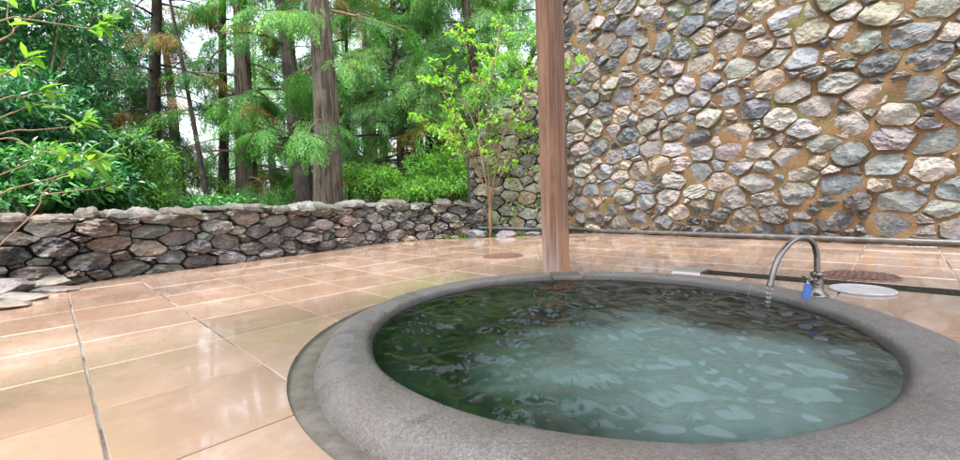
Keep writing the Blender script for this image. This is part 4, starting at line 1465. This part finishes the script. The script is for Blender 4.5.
LIME = [(0.16, 0.38, 0.03), (0.20, 0.44, 0.04), (0.13, 0.33, 0.035), (0.25, 0.43, 0.05), (0.10, 0.27, 0.03)]
rng = np.random.default_rng(9)
bp = at(490, 237.5, 6.36); base = np.array([bp.x, bp.y, -0.03])
sap = thing('sapling', 'slim many-stemmed sapling with lime green leaves left of the post', 'sapling', tuple(base))
stems = []
for pts_, r in ((((489, 237), (487, 200), (483, 165), (474, 125), (460, 95), (437, 62)), 0.028), (((490, 237), (490, 190), (487, 150), (488, 105), (495, 60), (500, 20)), 0.026),
                (((491, 237), (493, 195), (499, 150), (512, 110), (530, 75), (545, 50)), 0.017), (((489, 237), (485, 205), (476, 170), (458, 145), (432, 130), (414, 118)), 0.015),
                (((490, 237), (488, 180), (480, 140), (478, 100), (470, 60), (458, 30)), 0.017), (((491, 237), (494, 200), (505, 165), (520, 140), (534, 128)), 0.012), (((489, 237), (484, 190), (470, 150), (448, 100), (425, 80)), 0.013),
                (((491, 237), (492, 190), (505, 130), (535, 95), (566, 75), (578, 62)), 0.013)):
    P_ = [np.array(at(a, b, 6.36 + 0.05 * q * rng.normal(0, 1.6))) for q, (a, b) in enumerate(pts_)]
    P_[0] = base + rng.normal(0, 0.008, 3) * [1, 1, 0]
    P_[1] = np.array(at(490.2, 207, 6.36)) + rng.normal(0, 0.012, 3)
    stems.append((P_, r))
stems = [(p_, r_ * 0.62) for p_, r_ in stems]
sapling(sap, base, stems, rng, 46, 0.088, 0.038, LIME)

# shrub just outside the left edge, its branches reaching in
rng = np.random.default_rng(19)
rb = np.array([-3.25, 2.35, -0.04])
fs = thing('branching_shrub', 'nearest shrub, bare thin branches with long lime leaves in front of the low wall', 'shrub', tuple(rb))
wood = MB(); P, D, N, C = [], [], [], []
trunkp = spline([rb, rb + np.array([0.05, 0.0, 0.5]), rb + np.array([0.0, 0.05, 1.1]), rb + np.array([0.05, 0, 1.9])], 20)
tube(wood, trunkp, np.linspace(0.02, 0.008, 20), 8)
brs = [([(27, 220), (41.7, 195), (52, 183), (62, 155)], 2.55, 3, 0.2), ([(41.7, 195), (73, 191), (99, 188), (113, 182)], 2.55, 5, 0.3),
       ([(0, 194), (26, 185), (65, 174), (94, 161), (113, 157)], 2.45, 13, 0.5), ([(0, 134), (36, 130), (73, 126), (88, 119)], 2.6, 10, 0.35),
       ([(0, 139), (36, 150), (78, 155), (95, 152)], 2.5, 10, 0.35), ([(0, 118), (15, 112), (27, 106), (44, 101)], 2.4, 3, 0.4),
       ([(0, 21), (24, 19), (60, 24), (91, 28), (112, 20)], 2.45, 12, 0.28), ([(0, 40), (15, 28), (31, 17), (53, 4), (85, -14)], 2.5, 7, 0.4), ([(5, 38), (7, 18), (9, -4)], 2.5, 3, 0.5),
       ([(0, 76), (10, 71), (19, 65), (33, 58)], 2.35, 8, 0.5), ([(0, 100), (22, 97), (45, 92), (55, 92)], 2.4, 6, 0.4), ([(0, 175), (25, 165), (48, 150), (60, 140)], 2.6, 4, 0.4)]
for pts_, dep, nl, spread in brs:
    W_ = [np.array(at(a, b, dep + 0.04 * q)) for q, (a, b) in enumerate(pts_)]
    if pts_[0][0] <= 5:
        j = W_[0]; tz = np.clip((j[2] - 0.25), 0.1, 1.8)
        W_ = [np.array([np.interp(tz, trunkp[:, 2], trunkp[:, c_]) for c_ in range(3)])] + W_
    elif pts_[0][0] == 27:
        W_ = [rb.copy()] + W_
    Q = spline(W_, 30)
    tube(wood, Q, np.linspace(0.005, 0.0013, 30), 6)
    for g in range(int(nl * 1.7)):
        f = 1 - abs(rng.normal(0, spread * 0.55))
        f = np.clip(f, 0.5, 1.0)
        k = f * 28.9; a2 = int(k)
        pp = Q[a2] + (Q[a2 + 1] - Q[a2]) * (k - a2) + rng.normal(0, 0.012, 3)
        dd = unit(unit(Q[min(a2 + 1, 29)] - Q[max(a2 - 3, 0)]) * 0.9 + rng.normal(0, 0.55, 3) + np.array([0, 0, -0.15]))
        P.append(pp); D.append(dd); N.append(unit(np.array([0.1, -0.35, 1]) + rng.normal(0, 0.3, 3))); C.append(np.array(LIME[rng.integers(5)]) * rng.uniform(0.7, 1.1))
n = len(P)
wood.build('branches', M['twig'], fs, smooth=True)
mb = MB(); leaf_quads(mb, rng, P, D, N, 0.098 * rng.uniform(0.6, 1.2, n), 0.036 * rng.uniform(0.7, 1.15, n), C); mb.build('leaves', M['lime'], fs)

# climber on the wing wall
rng = np.random.default_rng(29)
cl = thing('climbing_plant', 'sparse light green climber hanging on the sloping wing wall', 'climbing plant', (0.55, 6.55, 0))
wood = MB(); P, D, N, C = [], [], [], []
for s0, z0, z1 in ((0.35, 0.1, 0.9), (0.62, 0.1, 1.35), (0.9, 0.1, 1.7), (1.05, 0.5, 1.5), (0.75, 0.6, 1.9), (0.5, 0.2, 1.2), (1.15, 0.15, 1.1)):
    zz = np.linspace(z0, z1, 14)
    Q = wingp.map(np.c_[s0 + 0.10 * np.sin(zz * 4 + s0 * 9), zz, np.full(14, 0.125)])
    tube(wood, Q, np.linspace(0.005, 0.002, 14), 5)
    for g in range(26):
        p = Q[rng.integers(2, 14)] + rng.normal(0, 0.08, 3) * np.array([1, 0.25, 1])
        p[1] = min(p[1], Q[0][1] + 0.2)
        P.append(p); D.append(unit(np.array([rng.normal(0, 0.7), -0.6, -0.4 + rng.normal(0, 0.3)]))); N.append(unit(np.array([0, -0.6, 0.8]) + rng.normal(0, 0.3, 3))); C.append(np.array(LIME[rng.integers(5)]) * rng.uniform(0.45, 0.9))
n = len(P)
wood.build('stems', M['twig'], cl); mb = MB(); leaf_quads(mb, rng, P, D, N, 0.07 * rng.uniform(0.6, 1.2, n), 0.034 * rng.uniform(0.7, 1.2, n), C); mb.build('leaves', M['lime'], cl)

# grass and ground cover in the planting strip
rng = np.random.default_rng(39)
P, D, N, C, Ls = [], [], [], [], []
for g in range(520):
    px = rng.choice((rng.normal(462, 14), rng.uniform(440, 540), rng.normal(500, 20)))
    dep = rng.uniform(6.39, 6.52)
    p = np.array([at(px, 237, dep).x, dep, -0.03])
    if p[0] > 1.05: continue
    P.append(p); D.append(unit(np.array([rng.normal(0, 0.5), rng.normal(-0.15, 0.4), 1]))); N.append(unit(rng.normal(0, 1, 3))); C.append(np.array(LIME[rng.integers(5)]) * rng.uniform(0.35, 0.8)); Ls.append(rng.uniform(0.05, 0.11))
mb = MB(); leaf_quads(mb, rng, P, D, N, np.array(Ls), np.full(len(P), 0.012), C); o = mb.build('grass', M['lime']); tag(o, kind='stuff')

# one fallen leaf on the tiles
rng = np.random.default_rng(49)
g = np.array(ground_at(58, 296, 0.004))
mb = MB(); leaf_quads(mb, rng, [g], [unit(np.array([1.0, 0.2, 0.05]))], [np.array([0, 0.1, 1.0])], np.array([0.065]), np.array([0.04]), [np.array([0.20, 0.05, 0.025])], 0.3, -0.1)
o = mb.build('fallen_leaf', M['lime'], loc=tuple(g)); tag(o, 'single fallen red brown leaf lying on the tiles by the ledge stones', 'leaf')
